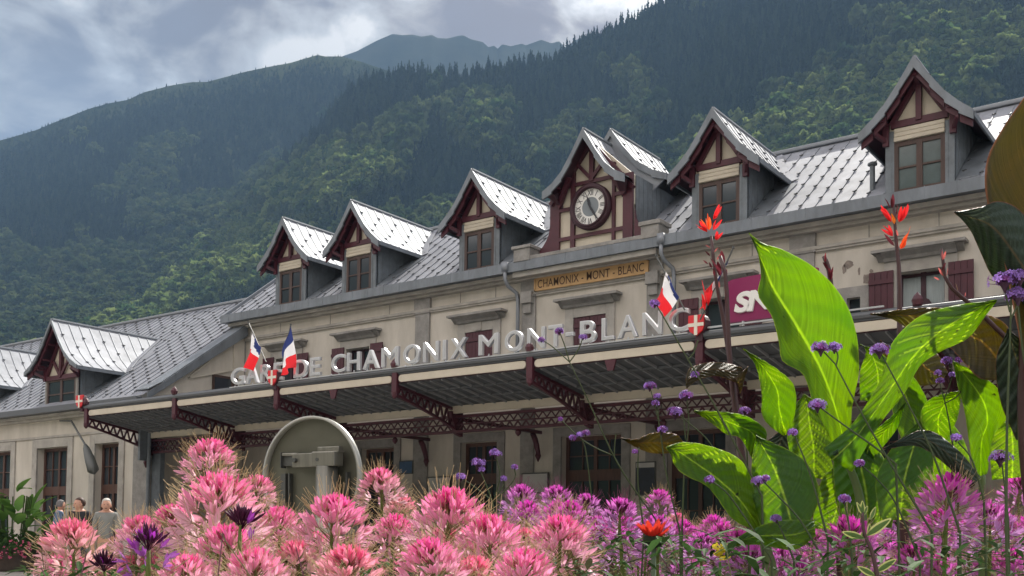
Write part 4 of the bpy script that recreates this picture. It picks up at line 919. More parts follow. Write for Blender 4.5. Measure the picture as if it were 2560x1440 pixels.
leaf(K5, [(2430, 1225), (2350, 1150), (2290, 1115), (2205, 1124)], [(2450, 1190), (2390, 1120), (2310, 1075), (2205, 1122)], None, 1.95, 1.9, .04, .02, 'canna_dark')
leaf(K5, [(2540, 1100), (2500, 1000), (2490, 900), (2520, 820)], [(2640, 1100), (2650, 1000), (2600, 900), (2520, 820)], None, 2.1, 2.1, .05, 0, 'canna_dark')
stem(K5, [(2600, 1430), (2560, 1100), (2560, 800)], 2.1, .014, .009, 'canna_stem_dark')
K6 = canna(1800, 1250, 2.7, 'slender bronze canna with a red flower spike rising left of the big green leaf')
leaf(K6, [(1858, 925), (1835, 948), (1790, 940), (1745, 950), (1716, 972)], [(1856, 920), (1820, 908), (1770, 906), (1725, 920), (1714, 950)], None, 2.6, 2.5, .03, .10, 'canna_bronze')
leaf(K6, [(1714, 1120), (1680, 1132), (1630, 1133), (1590, 1118), (1552, 1096)], [(1712, 1110), (1688, 1085), (1632, 1082), (1590, 1098), (1552, 1094)], None, 2.5, 2.4, .03, -.03, 'canna_bronze')
leaf(K6, [(1868, 925), (1850, 985), (1845, 960), (1790, 938)], [(1872, 915), (1850, 930), (1820, 925), (1790, 938)], None, 2.66, 2.6, .02, 0, 'canna_bronze')
leaf(K6, [(2030, 1290), (2060, 1320), (2090, 1280), (2100, 1240)], [(2000, 1250), (2040, 1215), (2080, 1215), (2100, 1240)], None, 2.6, 2.6, .02, 0, 'canna_bronze')
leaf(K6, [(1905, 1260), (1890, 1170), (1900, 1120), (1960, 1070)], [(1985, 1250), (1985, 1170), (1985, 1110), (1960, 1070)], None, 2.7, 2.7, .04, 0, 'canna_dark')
stem(K6, [(1868, 1260), (1838, 1000), (1812, 820), (1790, 700), (1778, 590)], 2.7, .010, .004, 'canna_stem_dark')
stem(K6, [(1865, 1200), (1835, 1000), (1822, 860), (1815, 700), (1800, 640)], 2.66, .009, .005, 'canna_stem_dark', ground=False, name='side_stem')
# flowers and buds on spikes
def petal_mesh(mb, base, dirv, ln, wd, col, tipcol=None, curl=.3, n=5, claw=.0, up=None):
    dirv = Vector(dirv).normalized(); sd = dirv.cross(Vector(up) if up is not None else Vector((random.gauss(0, 1), random.gauss(0, 1), random.gauss(0, 1)))).normalized(); nr = sd.cross(dirv)
    vs = []; cs = []
    for i in range(n+1):
        t = i/n; w_ = wd*(math.sin(math.pi*min(1, max(0, (t-claw)/(1-claw)))**.8*.97)**.8*.98+.04) if t > claw else wd*.10
        c = Vector(base)+dirv*ln*t+nr*ln*curl*(t**2)*.5
        for s in (-1, 0, 1): vs.append(c+sd*w_*.5*s+nr*w_*.12*abs(s)); cs.append(tuple(a*(1-t)+b*t for a, b in zip(col, tipcol or col)))
    mb.add(vs, [(i*3+j, i*3+j+1, (i+1)*3+j+1, (i+1)*3+j) for i in range(n) for j in range(2)], 0, cs)
def spike_bits(par, cx_, cy_, d, items, name='flower', mt='petal'):
    m = MB()
    for x, y, a, ln, col, k in items:      # a = angle in the picture plane, ln in px
        b = Vector(atd(x, y, d)); s = d/F; dv = Vector(RR)*math.cos(R(a))+Vector(UU)*math.sin(R(a))
        for i in range(k):
            j = Vector(RR)*random.gauss(0, .22)+Vector(UU)*random.gauss(0, .22)+Vector(FF)*random.gauss(0, .4) if k > 1 else Vector((0, 0, 0))
            v_ = random.uniform(.7, 1.1); petal_mesh(m, b, dv+j*.8, ln*s*random.uniform(.55, .95), ln*s*(.22 if k > 1 else .2), tuple(c*v_ for c in col), tuple(min(1, c*1.15) for c in col), random.uniform(-.5, .6))
    return m.build(name, mt, par, True)
RED = (.78, .03, .035); ORG = (.92, .13, .03); DK = (.12, .02, .03); PK = (.55, .14, .13)
spike_bits(K6, 0, 0, 2.68, [(1783, 548, 70, 50, RED, 4), (1772, 575, 95, 55, ORG, 4), (1768, 580, 150, 42, RED, 4), (1790, 600, 60, 34, RED, 4), (1783, 575, 45, 35, RED, 2), (1770, 765, 80, 75, RED, 3), (1762, 775, 120, 45, RED, 2)])
spike_bits(K6, 0, 0, 2.67, [(1775, 620, 140, 22, PK, 1), (1785, 630, 50, 22, PK, 1), (1780, 670, 120, 26, DK, 1), (1786, 690, 100, 30, DK, 1), (1800, 690, 105, 60, DK, 2), (1810, 660, 110, 50, DK, 2), (1792, 650, 60, 26, PK, 1), (1775, 640, 130, 24, DK, 1), (1770, 660, 140, 20, DK, 1), (1798, 720, 80, 26, PK, 1), (1812, 700, 85, 45, DK, 1)], 'bud')
K7 = canna(2245, 900, 2.6, 'bronze canna with an orange-red flower spike in front of the right upstairs window')
stem(K7, [(2262, 1250), (2250, 900), (2249, 700), (2240, 600), (2232, 490)], 2.6, .012, .003, 'canna_stem_dark')
leaf(K7, [(2250, 1040), (2215, 980), (2205, 900), (2200, 850)], [(2290, 1030), (2280, 960), (2250, 890), (2200, 850)], None, 2.65, 2.65, .04, 0, 'canna_bronze')
spike_bits(K7, 0, 0, 2.59, [(2228, 555, 118, 58, RED, 4), (2248, 555, 70, 58, RED, 4), (2232, 590, 130, 40, RED, 3), (2252, 622, 62, 62, ORG, 5), (2236, 560, 100, 40, (.9, .3, .04), 2), (2250, 960, 95, 80, ORG, 3), (2262, 950, 80, 60, RED, 3)])
spike_bits(K7, 0, 0, 2.59, [(2230, 520, 95, 45, DK, 2), (2240, 540, 75, 40, DK, 1), (2224, 520, 110, 30, DK, 1), (2236, 615, 135, 45, DK, 1), (2245, 590, 110, 25, PK, 1)], 'bud')
K8 = canna(2500, 850, 2.2, 'leaning bare canna stem with pink buds crossing the right upstairs window')
stem(K8, [(2640, 960), (2500, 830), (2440, 772), (2370, 710), (2357, 650), (2353, 622)], 2.2, .007, .003, 'canna_stem_dark')
spike_bits(K8, 0, 0, 2.19, [(2357, 650, 95, 30, PK, 2), (2358, 670, 80, 22, DK, 1), (2348, 700, 150, 22, PK, 1), (2358, 690, 120, 26, PK, 1), (2395, 728, 95, 24, (.35, .22, .1), 1), (2412, 742, 80, 18, PK, 1), (2366, 690, 70, 24, PK, 1), (2354, 678, 70, 26, DK, 1)], 'bud')
K9 = canna(2075, 700, 2.7, 'dark red seed spike of a canna peeping over the biggest green leaf')
stem(K9, [(2085, 900), (2076, 700), (2060, 640)], 2.75, .009, .006, 'canna_stem_dark')
spike_bits(K9, 0, 0, 2.74, [(2076, 700, 100, 35, DK, 2), (2070, 675, 110, 35, DK, 2), (2064, 655, 100, 28, (.25, .04, .05), 3), (2078, 690, 80, 30, DK, 1)], 'bud')

# ================================================================= CLEOMES (spider flowers)
def cleome_head(seed, cols, n=54, buds=16, darkbud=None, bs=1.):
    """three meshes in metres: petals, buds, stamens; origin at the foot of the head"""
    r = random.Random(seed); st = random.getstate(); random.seed(seed)
    pm, bm_, sm = MB(), MB(), MB(); top, mid_, low = cols
    for i in range(n):
        t = i/n; phi = i*2.39996+r.uniform(-.3, .3); el = R(74-78*t**.9+r.uniform(-9, 9)); ped = .018+.034*t**.6
        hd_ = Vector((math.cos(phi), math.sin(phi), 0)); dr = hd_*math.cos(el)+Vector((0, 0, 1))*math.sin(el)
        base = Vector((0, 0, .068*(1-t)-.01))+dr*ped
        sm.tube([Vector((0, 0, .085*(1-t)-.02)), base], .0009, 4, col=(.30, .22, .12), cap=False)
        k = min(1, max(0, (t-.12)/.6)); c0 = tuple(a*(1-k)+b*k for a, b in zip(top, low)) ; c1 = tuple(a*(1-k)+b*k for a, b in zip(top, mid_))
        ax = (dr*.95+Vector((0, 0, .62-.5*t))).normalized(); side_ = ax.cross(dr if abs(ax.dot(dr)) < .97 else hd_.cross(Vector((0, 0, 1)))).normalized()
        for a in (-34, -12, 12, 34):
            a = R(a*r.uniform(.7, 1.35)); d_ = (ax*math.cos(a)+side_*math.sin(a)+dr.cross(side_)*r.uniform(-.22, .22)).normalized(); v_ = r.uniform(.85, 1.12)
            petal_mesh(pm, base, d_, r.uniform(.027, .036)*(.8+.25*min(1, t*3)), r.uniform(.0080, .0108), tuple(min(1, c*v_) for c in c0), tuple(min(1, c*v_) for c in c1), r.uniform(-.15, .35), 5, .16, up=dr)
        if t > .12:
            for q in range(5):
                a = R(-46+23*q+r.uniform(-9, 9)); o_ = (dr*math.cos(a)+side_*math.sin(a)-Vector((0, 0, .1))).normalized(); L_ = r.uniform(.035, .062)
                pts = [base+o_*L_*s_+Vector((0, 0, 1))*L_*(.30*s_*s_-.12*s_) for s_ in (0, .4, .75, 1)]
                sm.tube(pts, .00042, 3, col=(.62, .50, .30) if cols[0][2] < cols[0][0]*.8 else (.35, .12, .22), cap=False)
    for i in range(buds):
        a = i*2.4; e_ = R(86-50*(i/buds)+r.uniform(-8, 8)); d_ = Vector((math.cos(a)*math.cos(e_), math.sin(a)*math.cos(e_), math.sin(e_))); b = Vector((0, 0, .052))+d_*r.uniform(.018, .03); L_ = r.uniform(.014, .027)*bs
        yel = i/buds < .45; c = (.36, .30, .10) if yel else (.50, .10, .18)
        if darkbud: c = darkbud
        bm_.tube([Vector((0, 0, .05)), b, b+d_*L_*.3, b+d_*L_*.7, b+d_*L_], [.0006, .001, .003*bs**.5, .0026*bs**.5, .0006], 5, col=c)
    for i in range(9):      # seed pods below, on long stalks
        a = i*2.1+r.uniform(0, 1); e_ = R(r.uniform(-5, 22)); d_ = Vector((math.cos(a)*math.cos(e_), math.sin(a)*math.cos(e_), math.sin(e_))); z_ = -.01-.006*i; L_ = r.uniform(.075, .11)
        b = Vector((0, 0, z_)); sm.tube([b, b+d_*L_*.5, b+d_*L_*.75+Vector((0, 0, .004)), b+d_*L_+Vector((0, 0, .012))], [.0006, .0006, .0014, .0011], 4, col=(.45, .42, .22), cap=False)
    random.setstate(st)
    out_ = []
    for mb, nm in ((pm, 'petals'), (bm_, 'buds'), (sm, 'stamens')):
        o = mb.build(nm, 'petal' if nm != 'stamens' else 'greens', None, True); me = o.data; bpy.data.objects.remove(o); out_.append((nm, me))
    return out_
PINK = ((.92, .14, .46), (.93, .40, .62), (.93, .66, .74)); PINK2 = ((.93, .18, .46), (.93, .48, .64), (.94, .74, .78)); SALM = ((.93, .20, .40), (.93, .50, .58), (.94, .74, .72))
MAG = ((.76, .06, .56), (.74, .20, .68), (.68, .36, .70)); VIO = ((.40, .03, .46), (.42, .10, .52), (.42, .2, .5)); LIL = ((.76, .12, .62), (.72, .30, .72), (.68, .46, .76))
HP = [cleome_head(s, c) for s, c in ((1, PINK), (2, PINK2), (3, SALM), (4, PINK))]; HM = [cleome_head(s, c, n_+12, 20, (.22, .03, .12)) for s, c, n_ in ((11, MAG, 34), (12, LIL, 28), (13, MAG, 30), (14, LIL, 24))]
HV = [cleome_head(21, VIO, 14, 22, (.085, .010, .06), 1.7)]
def leaflets(mb, c, up_, n, ln, col, rr=random, droop=.25, w_=.24):
    for k in range(n):
        a = 2*math.pi*k/n+rr.uniform(-.3, .3); d_ = Vector((math.cos(a), math.sin(a), rr.uniform(-.3, .45))); L_ = ln*rr.uniform(.7, 1.15); v_ = rr.uniform(.7, 1.3)
        petal_mesh(mb, c, d_, L_, L_*w_, tuple(x*v_ for x in col), None, -droop*2, 4, 0, up=(0, 0, 1))
def cleome(px, py, wpx, heads, label, grp, wm=.185, z_extra=0, lab_cat='spider flower', d=None, leafy=True):
    d = d or wm*F/wpx; p = Vector(atd(px, py, d)); s = wpx*d/F/.185; base = p-Vector((0, 0, .055*s))
    root = empty('spider_flower', (base.x, base.y, GZ), label, lab_cat, grp); hz_ = base.z-GZ
    hs = random.choice(heads); rz = random.uniform(0, 6.28); tx, ty = random.uniform(-.16, .16), random.uniform(-.16, .16)
    hd0 = bpy.data.objects.new('flower_head', hs[0][1]); COL.objects.link(hd0); hd0.parent = root; hd0.location = (0, 0, hz_); hd0.rotation_euler = (tx, ty, rz); hd0.scale = (s, s, s)
    for nm, me in hs[1:]:
        o = bpy.data.objects.new(nm, me); COL.objects.link(o); o.parent = hd0
    m = MB(); lx, ly = random.uniform(-.06, .06), random.uniform(-.06, .06)
    m.tube([Vector((lx, ly, 0)), Vector((lx*.6, ly*.6, hz_*.5)), Vector((0, 0, hz_)), Vector((0, 0, hz_+.06*s))], [.006, .005, .004, .002], 6, col=(.16, .20, .06)); o = m.build('stem', 'greens', None, True); o.parent = root
    m = MB()
    for k in range(7):
        z_ = hz_-.02-.055*k; m2 = random.uniform(.6, 1)
        leaflets(m, Vector((lx*(1-z_/hz_), ly*(1-z_/hz_), z_)), None, 5, .018+.008*k, (.09, .17, .035) if k < 3 else (.055, .12, .03))
    o = m.build('leaves', 'greens', None, True); o.parent = root
    return root
PL = [(522, 1142, 172, 2.65, 'pale pink spider flower standing highest, left of the round sign'), (640, 1222, 132, 3.1, 'small pink spider flower touching the left rim of the round sign'),
 (548, 1262, 300, 1.9, 'large pink spider flower right below the highest pink one'), (186, 1352, 205, 2.3, 'pink spider flower farthest left, in front of the white-haired person'),
 (345, 1332, 165, 2.7, 'pink spider flower behind the dark violet one'), (560, 1372, 230, 1.75, 'pink spider flower above the dark violet buds, lower left'),
 (700, 1312, 170, 2.2, 'pink spider flower just under the sign post, left side'), (830, 1300, 245, 2.0, 'full pink spider flower directly below the round sign'),
 (955, 1208, 145, 2.9, 'small pink spider flower at the lower right rim of the round sign'), (1120, 1290, 265, 1.8, 'large pink spider flower in the middle, tallest petals of its row'),
 (1225, 1352, 250, 1.7, 'large pink spider flower in front of the magenta ones'), (1400, 1348, 225, 1.85, 'pink spider flower at the right end of the pink group, next to the red daisy'),
 (640, 1432, 230, 1.5, 'deep pink spider flower at the bottom edge left of centre'), (870, 1425, 235, 1.55, 'pink spider flower at the bottom edge below the round sign'),
 (1085, 1408, 240, 1.5, 'pink spider flower at the bottom edge, centre'), (1310, 1435, 240, 1.5, 'pale salmon spider flower at the bottom edge right of centre'),
 (980, 1330, 170, 2.3, 'pale pink spider flower behind the bottom centre row'), (440, 1300, 150, 2.8, 'pale pink spider flower between the highest one and the violet one'),
 (1000, 1270, 120, 3.3, 'faded pink spider flower between the round sign and the tallest middle one'), (750, 1395, 170, 1.9, 'pink spider flower tucked between the two left bottom ones'), (470, 1440, 200, 1.6, 'salmon pink spider flower at the bottom edge beside the violet one'), (1180, 1440, 190, 1.55, 'pink spider flower low in the middle bottom row'),
 (1738, 1338, 88, 4.6, 'small faraway salmon spider flower right of the red daisy'), (1690, 1300, 70, 5., 'small faraway pale spider flower above the red daisy'), (1775, 1375, 60, 5.1, 'tiny faraway pale pink spider flower behind the red daisy')]
for i, (x, y, w_, d_, lb) in enumerate(PL): cleome(x, y, w_*1.07, HP, lb, 'pink spider flowers', d=d_)
ML = [(1300, 1242, 125, 'magenta spider flower leftmost of the back row'), (1392, 1245, 130, 'magenta spider flower second from left in the back row'), (1468, 1262, 115, 'magenta spider flower third from left in the back row'),
 (1560, 1318, 115, 'lilac spider flower just left above the red daisy'), (1648, 1248, 100, 'violet spider flower in shade under the leaf that reaches left'), (1540, 1392, 105, 'lilac spider flower left of the red daisy stem'),
 (1345, 1290, 100, 'magenta spider flower peeping over the right pink ones'), (1620, 1420, 100, 'lilac spider flower below the red daisy'), (1740, 1425, 100, 'small lilac spider flower low, right of the red daisy'),
 (1875, 1405, 175, 'lilac spider flower at the bottom under the dark drooping leaf'), (2125, 1345, 215, 'magenta spider flower left of the variegated sprig'), (2365, 1240, 225, 'largest magenta spider flower, right side, below the bronze leaf'),
 (2475, 1300, 200, 'magenta spider flower right of the largest one'), (2250, 1300, 150, 'lilac spider flower between the variegated sprig and the largest one'), (2545, 1220, 130, 'magenta spider flower cut by the right edge'),
 (2350, 1430, 170, 'deep magenta spider flower at the bottom edge, right'), (2030, 1405, 130, 'lilac spider flower at the bottom left of the variegated sprig'), (2520, 1400, 150, 'lilac spider flower in the bottom right corner'), (1960, 1440, 150, 'lilac spider flower at the bottom edge, right of the dark leaf'), (2440, 1380, 120, 'small lilac spider flower low between right corner ones'), (2210, 1425, 110, 'lilac spider flower low beside the variegated sprig stem')]
for x, y, w_, lb in ML: cleome(x, y, w_, HM, lb, 'magenta spider flowers', wm=.16 if w_ < 150 else .165)
cleome(372, 1372, 200, HV, 'dark violet spider flower with black-purple buds, lower left', 'violet spider flowers', d=1.5); cleome(600, 1318, 190, [cleome_head(22, VIO, 3, 26, (.085, .012, .05), 1.8)], 'violet spider flower mostly in dark bud among the left pink ones', 'violet spider flowers', d=1.7); cleome(262, 1425, 150, [cleome_head(23, VIO, 2, 28, (.06, .010, .04), 1.7)], 'violet spider flower in bud at the bottom left edge', 'violet spider flowers', d=1.6)

rf = random.Random(77)
_used = set()
def near_label(x, y, kind, tab):
    for q in sorted(tab, key=lambda q: (q[0]-x)**2+(q[1]-y)**2):
        dx, dy = x-q[0], y-q[1]; rel = ('right of' if dx > 0 else 'left of') if abs(dx) > abs(dy) else ('below' if dy > 0 else 'above')
        lb = f'half hidden {kind} bloom {rel} the '+q[-1].replace('spider flower ', '').replace(',', '')
        lb = ' '.join(lb.split()[:16])
        while lb.split()[-1] in ('the', 'of', 'at', 'in', 'and', 'by', 'a', 'left', 'right', 'just', 'over', 'between', 'behind', 'under', 'above', 'below', 'front', 'to'): lb = ' '.join(lb.split()[:-1])
        if lb not in _used: _used.add(lb); return lb
for i in range(20):
    x = 130+i*68+rf.uniform(-20, 20); y = 1385+rf.uniform(-35, 50) if x > 420 else 1425; dd = rf.uniform(2.3, 3.0)
    cleome(x, y, 165*2.5/dd, HP, near_label(x, y, 'pink', PL), 'half hidden pink spider flowers', d=dd)
for i in range(44):
    x = 1270+i*30+rf.uniform(-18, 18); y = 1350+rf.uniform(-45, 75) if x > 1560 else 1300+rf.uniform(-20, 60); dd = rf.uniform(2.5, 3.6)
    if 1850 < x < 2010: y += 40
    cleome(x, y, 150*2.6/dd, HM, near_label(x, y, 'lilac', ML), 'half hidden magenta spider flowers', d=dd)
# ================================================================= VERBENAS
def vhead(mb, c, r, seed):
    q = random.Random(seed); n = int(22+r*1500)
    mb.tube([c-Vector((0, 0, r*.7)), c-Vector((0, 0, r*.3)), c-Vector((0, 0, r*.05))], [.001, r*.22, r*.4], 7, col=(.10, .05, .09))
    for i in range(n):
        a = i*2.4; t = (i+.5)/n; el = R(88-85*t); d_ = Vector((math.cos(a)*math.cos(el), math.sin(a)*math.cos(el), math.sin(el)*.75)); p = c+d_*r*q.uniform(.5, 1.15); v_ = q.uniform(.5, 1.5); mb.tube([c-Vector((0, 0, r*.2)), p], .0006, 3, col=(.16, .06, .16), cap=False)
        col = (.36*v_, .20*v_, .62*v_) if q.random() < .75 else (.30, .08, .35)
        s_ = .0042+.0012*q.random(); u_ = d_.orthogonal().normalized(); w_ = d_.cross(u_)
        for k in range(5):
            b = 1.2566*k+a; e_ = (u_*math.cos(b)+w_*math.sin(b)); f_ = d_.cross(e_); mb.add([p, p+e_*s_*.7-f_*s_*.35, p+e_*s_*1.15, p+e_*s_*.7+f_*s_*.35], [(0, 1, 2, 3)], 0, [tuple(c_*.6 for c_ in col), col, col, col])
def verbena(stems, heads, d, label):
    p = atd(*stems[0][0], d); root = empty('verbena', (p[0], p[1], GZ), label, 'verbena', 'purple verbenas on thin stems')
    for i, s_ in enumerate(stems): stem(root, s_, d, .0022 if i == 0 else .0014, .0012, 'greens', (.10, .13, .07), 'stem' if i == 0 else 'branch', ground=(i == 0))
    for x, y, w_ in heads:
        m = MB(); vhead(m, Vector(atd(x, y+w_*.15, d)), w_/2*d/F, int(x*7+y)); m.build('flower_cluster', 'petal', root)
        m = MB(); q = Vector(atd(x, y+w_*.6, d)); 
    return root
verbena([[(1640, 1300), (1545, 1160), (1470, 1000), (1424, 905)], [(1424, 905), (1385, 870), (1353, 848)], [(1424, 905), (1412, 865), (1398, 828)], [(1424, 905), (1445, 875), (1458, 843)], [(1530, 1138), (1490, 1120), (1450, 1095), (1403, 1050)], [(1480, 1250), (1465, 1130), (1455, 1100)], [(1535, 1145), (1537, 1110), (1540, 1085)]], [(1353, 848, 17), (1398, 826, 26), (1458, 841, 19), (1432, 1093, 18), (1449, 1085, 18), (1464, 1081, 20), (1401, 1047, 8)], 2.4, 'tall verbena with three purple heads in front of the silver letters N T B')
verbena([[(1905, 1240), (1790, 1020), (1715, 890), (1640, 760)], [(1720, 900), (1735, 880), (1745, 850)]], [(1637, 757, 28)], 1.9, 'single purple verbena head in front of the flag at the last letters')
verbena([[(1700, 1330), (1665, 1180), (1648, 1060), (1625, 968)], [(1648, 1080), (1645, 1020), (1640, 1000)]], [(1624, 963, 33), (1643, 988, 17), (1638, 1006, 18), (1655, 1072, 30)], 2.4, 'verbena with stacked small purple heads left of the curled bronze leaf')
verbena([[(1705, 1330), (1712, 1150), (1722, 1060), (1716, 990)], [(1714, 1100), (1708, 1040), (1700, 1035)], [(1790, 1130), (1760, 1090), (1700, 1040)]], [(1714, 985, 38), (1688, 1028, 46), (1738, 935, 20)], 2.2, 'verbena with two dense purple heads under the curled bronze leaf')
verbena([[(1870, 1200), (1866, 1100), (1862, 1040)]], [(1862, 1025, 30)], 2.4, 'single purple verbena head between the two lit canna leaves')
verbena([[(1235, 1330), (1232, 1260), (1200, 1175)], [(1235, 1255), (1285, 1200), (1286, 1170)], [(1235, 1250), (1250, 1190), (1238, 1135)], [(1235, 1255), (1190, 1220), (1153, 1194)], [(1240, 1240), (1258, 1215), (1258, 1198)]], [(1195, 1155, 42), (1204, 1172, 16), (1238, 1131, 33), (1286, 1166, 17), (1152, 1190, 30), (1259, 1195, 17)], 2.3, 'low verbena with five purple heads above the middle pink flowers')
verbena([[(2330, 1330), (2215, 1140), (2130, 990), (2085, 905), (2060, 880)], [(2090, 915), (2095, 890), (2087, 872)]], [(2052, 866, 52), (2086, 866, 38)], 1.8, 'verbena with a double purple head in front of the biggest green leaf')
verbena([[(2400, 1330), (2330, 1130), (2265, 1000), (2203, 885)]], [(2199, 872, 52)], 1.8, 'purple verbena head between the biggest leaf and the dark curving leaf')
verbena([[(2240, 1160), (2190, 1120), (2120, 1070), (2052, 1020)]], [(2044, 1010, 46)], 1.85, 'purple verbena head on the leaf shadow, lower part of the biggest leaf')
verbena([[(2515, 1300), (2518, 1050), (2525, 850), (2528, 740)], [(2526, 800), (2545, 760), (2550, 740)], [(2525, 780), (2515, 740), (2512, 715)], [(2600, 1100), (2560, 900), (2545, 760)]], [(2512, 695, 75), (2550, 688, 60), (2545, 735, 62)], 1.5, 'largest purple verbena at the right edge on pale stiff stems')
verbena([[(2300, 1400), (2240, 1260), (2195, 1200), (2155, 1165)]], [(2150, 1156, 28)], 1.9, 'small purple verbena head in front of the shaded canna leaves')
verbena([[(2060, 1400), (2000, 1300), (1945, 1240), (1910, 1205)]], [(1896, 1200, 34), (1915, 1194, 20)], 1.75, 'purple verbena head left on the dark upright leaf')
verbena([[(1930, 1400), (1880, 1320), (1820, 1235), (1782, 1205)]], [(1775, 1197, 28)], 1.75, 'pale purple verbena head in front of the leaf reaching left')
verbena([[(2130, 1400), (2122, 1310), (2110, 1255)]], [(2110, 1245, 32)], 1.8, 'dark purple verbena head above the variegated sprig')
verbena([[(2070, 1350), (2030, 1200), (1988, 1090)]], [(1982, 1079, 24)], 1.8, 'tiny dark verbena head in front of the leaf below the biggest one')
verbena([[(1985, 1400), (1960, 1340), (1942, 1302)]], [(1941, 1294, 30)], 1.8, 'verbena head above the dark drooping leaf')
verbena([[(2395, 1200), (2370, 1040), (2350, 960)], [(2360, 1000), (2380, 940), (2372, 905)], [(2360, 1010), (2400, 980), (2398, 905)]], [(2350, 950, 18), (2367, 900, 30), (2398, 898, 20), (2380, 935, 16), (2345, 930, 18)], 2.3, 'loose verbena with many tiny heads below the bronze leaf')
verbena([[(2460, 1250), (2430, 1150), (2395, 1105)]], [(2390, 1092, 28)], 1.9, 'purple verbena head beside the striped upright leaf at right')
verbena([[(2520, 1300), (2512, 1220), (2505, 1160)]], [(2500, 1140, 60)], 1.9, 'faded brown-purple verbena head low at the right edge')
verbena([[(1610, 1330), (1596, 1220), (1595, 1150), (1598, 1118)]], [(1587, 1128, 13)], 2.4, 'thin verbena stalk with one tiny head in front of the wall poster')

# ================================================================= RED DAISY, VARIEGATED SPRIG
RD = empty('red_daisy', tuple(np.array([*atd(1637, 1360, 1.75)[:2], GZ])), 'orange-red daisy seen from below with a dark green cup', 'daisy')
c0 = Vector(atd(1634, 1352, 1.75)); m = MB()
for i in range(22):
    a = 2*math.pi*i/22+random.uniform(-.1, .1); e_ = R(random.uniform(22, 50)); petal_mesh(m, c0, Vector((math.cos(a)*math.cos(e_), math.sin(a)*math.cos(e_), math.sin(e_))), random.uniform(.038, .046), .013, (.40, .012, .012), (.66, .055, .03), .25, 6, 0, up=(0, 0, 1))
m.build('petals', 'petal', RD, True); m = MB(); m.tube([c0-Vector((0, 0, .012)), c0-Vector((0, 0, .004)), c0+Vector((0, 0, .006)), c0+Vector((0, 0, .016))], [.006, .016, .017, .006], 14, col=(.03, .045, .025))
for i in range(26):
    a = 2*math.pi*i/13; petal_mesh(m, c0-Vector((0, 0, .006)), Vector((math.cos(a), math.sin(a), random.uniform(-.25, .15))), .021, .006, (.03, .06, .03), None, -.5, 4, 0, up=(0, 0, 1))
m.build('cup', 'greens', RD, True); m = MB(); m.tube([Vector((c0.x+.01, c0.y, GZ)), c0-Vector((0, 0, .01))], [.0045, .0042], 8, col=(.13, .18, .12)); m.build('stem', 'greens', RD, True)
VS = empty('variegated_sprig', tuple(np.array([*atd(2190, 1440, 1.45)[:2], GZ])), 'sprig with cream-edged leaves on a dark red stem, bottom right', 'plant'); m = MB()
stem(VS, [(2196, 1450), (2180, 1380), (2160, 1330), (2156, 1280)], 1.45, .0035, .002, 'canna_stem_dark'); 
def vl(m, x, y, a, ln, w_=.35):
    ln *= .8; w_ *= .8; b = Vector(atd(x, y, 1.45)); dv = Vector(RR)*math.cos(R(a))+Vector(UU)*math.sin(R(a))+Vector(FF)*random.uniform(-.3, .3); petal_mesh(m, b, dv, ln*1.45/F, ln*1.45/F*w_*1.25, (.42, .44, .17), None, .2, 6, .05, up=tuple(FF)); petal_mesh(m, b-Vector(FF)*.0008, dv, ln*.92*1.45/F, ln*1.45/F*w_*.75, (.12, .20, .07), None, .2, 6, .05, up=tuple(FF))
for q in ((2157, 1285, 95, 42), (2157, 1290, 60, 38), (2160, 1290, 120, 50, .25), (2165, 1340, 35, 95, .3), (2160, 1345, 165, 75, .3), (2158, 1350, 100, 26), (2172, 1340, 80, 40), (2190, 1430, 30, 80, .3), (2188, 1440, 150, 60), (2175, 1300, 60, 50, .3)): vl(m, *q)
m.build('leaves', 'greens', VS, True)
YF = empty('yellow_flower', tuple(np.array([*atd(1805, 1400, 2.2)[:2], GZ])), 'small yellow flower spike low between the lilac ones', 'flower'); m = MB()
for i in range(26): petal_mesh(m, atd(1798+random.gauss(0, 6), 1400-i*1.6, 2.2), Vector((random.gauss(0, 1), random.gauss(0, 1), .3)), .016, .010, (.75, .62, .05), None, .3, 4, 0)
m.build('petals', 'petal', YF, True); m = MB(); m.tube([Vector(atd(1800, 1405, 2.2))*1+Vector((0, 0, 0)), Vector((*atd(1800, 1405, 2.2)[:2], GZ))], .003, 6, col=(.1, .2, .05)); m.build('stem', 'greens', YF, True)

# ================================================================= UNDERGROWTH (leaves nobody could count) + soil
m = MB(); rr = random.Random(5)
for i in range(9000):
    x = rr.uniform(60, 2620); D_ = (1.7 if x < 1480 else 1.35)+3.4*rr.random()**1.2; ymin = 1325 if x > 1500 else 1395
    if x < 420: ymin = 1425
    if x > 1980: ymin = 1330
    z_hi = (1352-ymin)/F*D_*1.0; zz = z_hi-.55*rr.random()**1.6
    p = atd(x, 1440, D_); c = Vector((p[0], p[1], zz)); a = rr.uniform(0, 6.28); d_ = Vector((math.cos(a), math.sin(a), rr.uniform(-.4, .7))); L_ = rr.uniform(.022, .055); v_ = rr.uniform(.4, 1.7)
    col = (.040*v_, .085*v_, .024*v_) if rr.random() < .9 else (.13*v_, .13*v_, .07*v_)
    petal_mesh(m, c, d_, L_, L_*.25, col, None, -.4, 3, 0, up=(0, 0, 1))
for i in range(1500):
    D_ = 1.3+3*rr.random(); x = rr.uniform(100, 2600); p = atd(x, 1440, D_); c = Vector((p[0], p[1], -.08-.3*rr.random())); d_ = Vector((rr.gauss(0, .5), rr.gauss(0, .5), 1)).normalized(); m.tube([c-d_*.15, c, c+d_*rr.uniform(.03, .12)], .0009, 3, col=(.24, .23, .13) if rr.random() < .5 else (.22, .10, .14), cap=False)
tag(m.build('undergrowth', 'greens', None), kind='stuff')
a, b, c_, d_ = [atd(x, 1440, D_) for x, D_ in ((40, 1.0), (2700, 1.0), (2700, 6.5), (330, 6.5))]
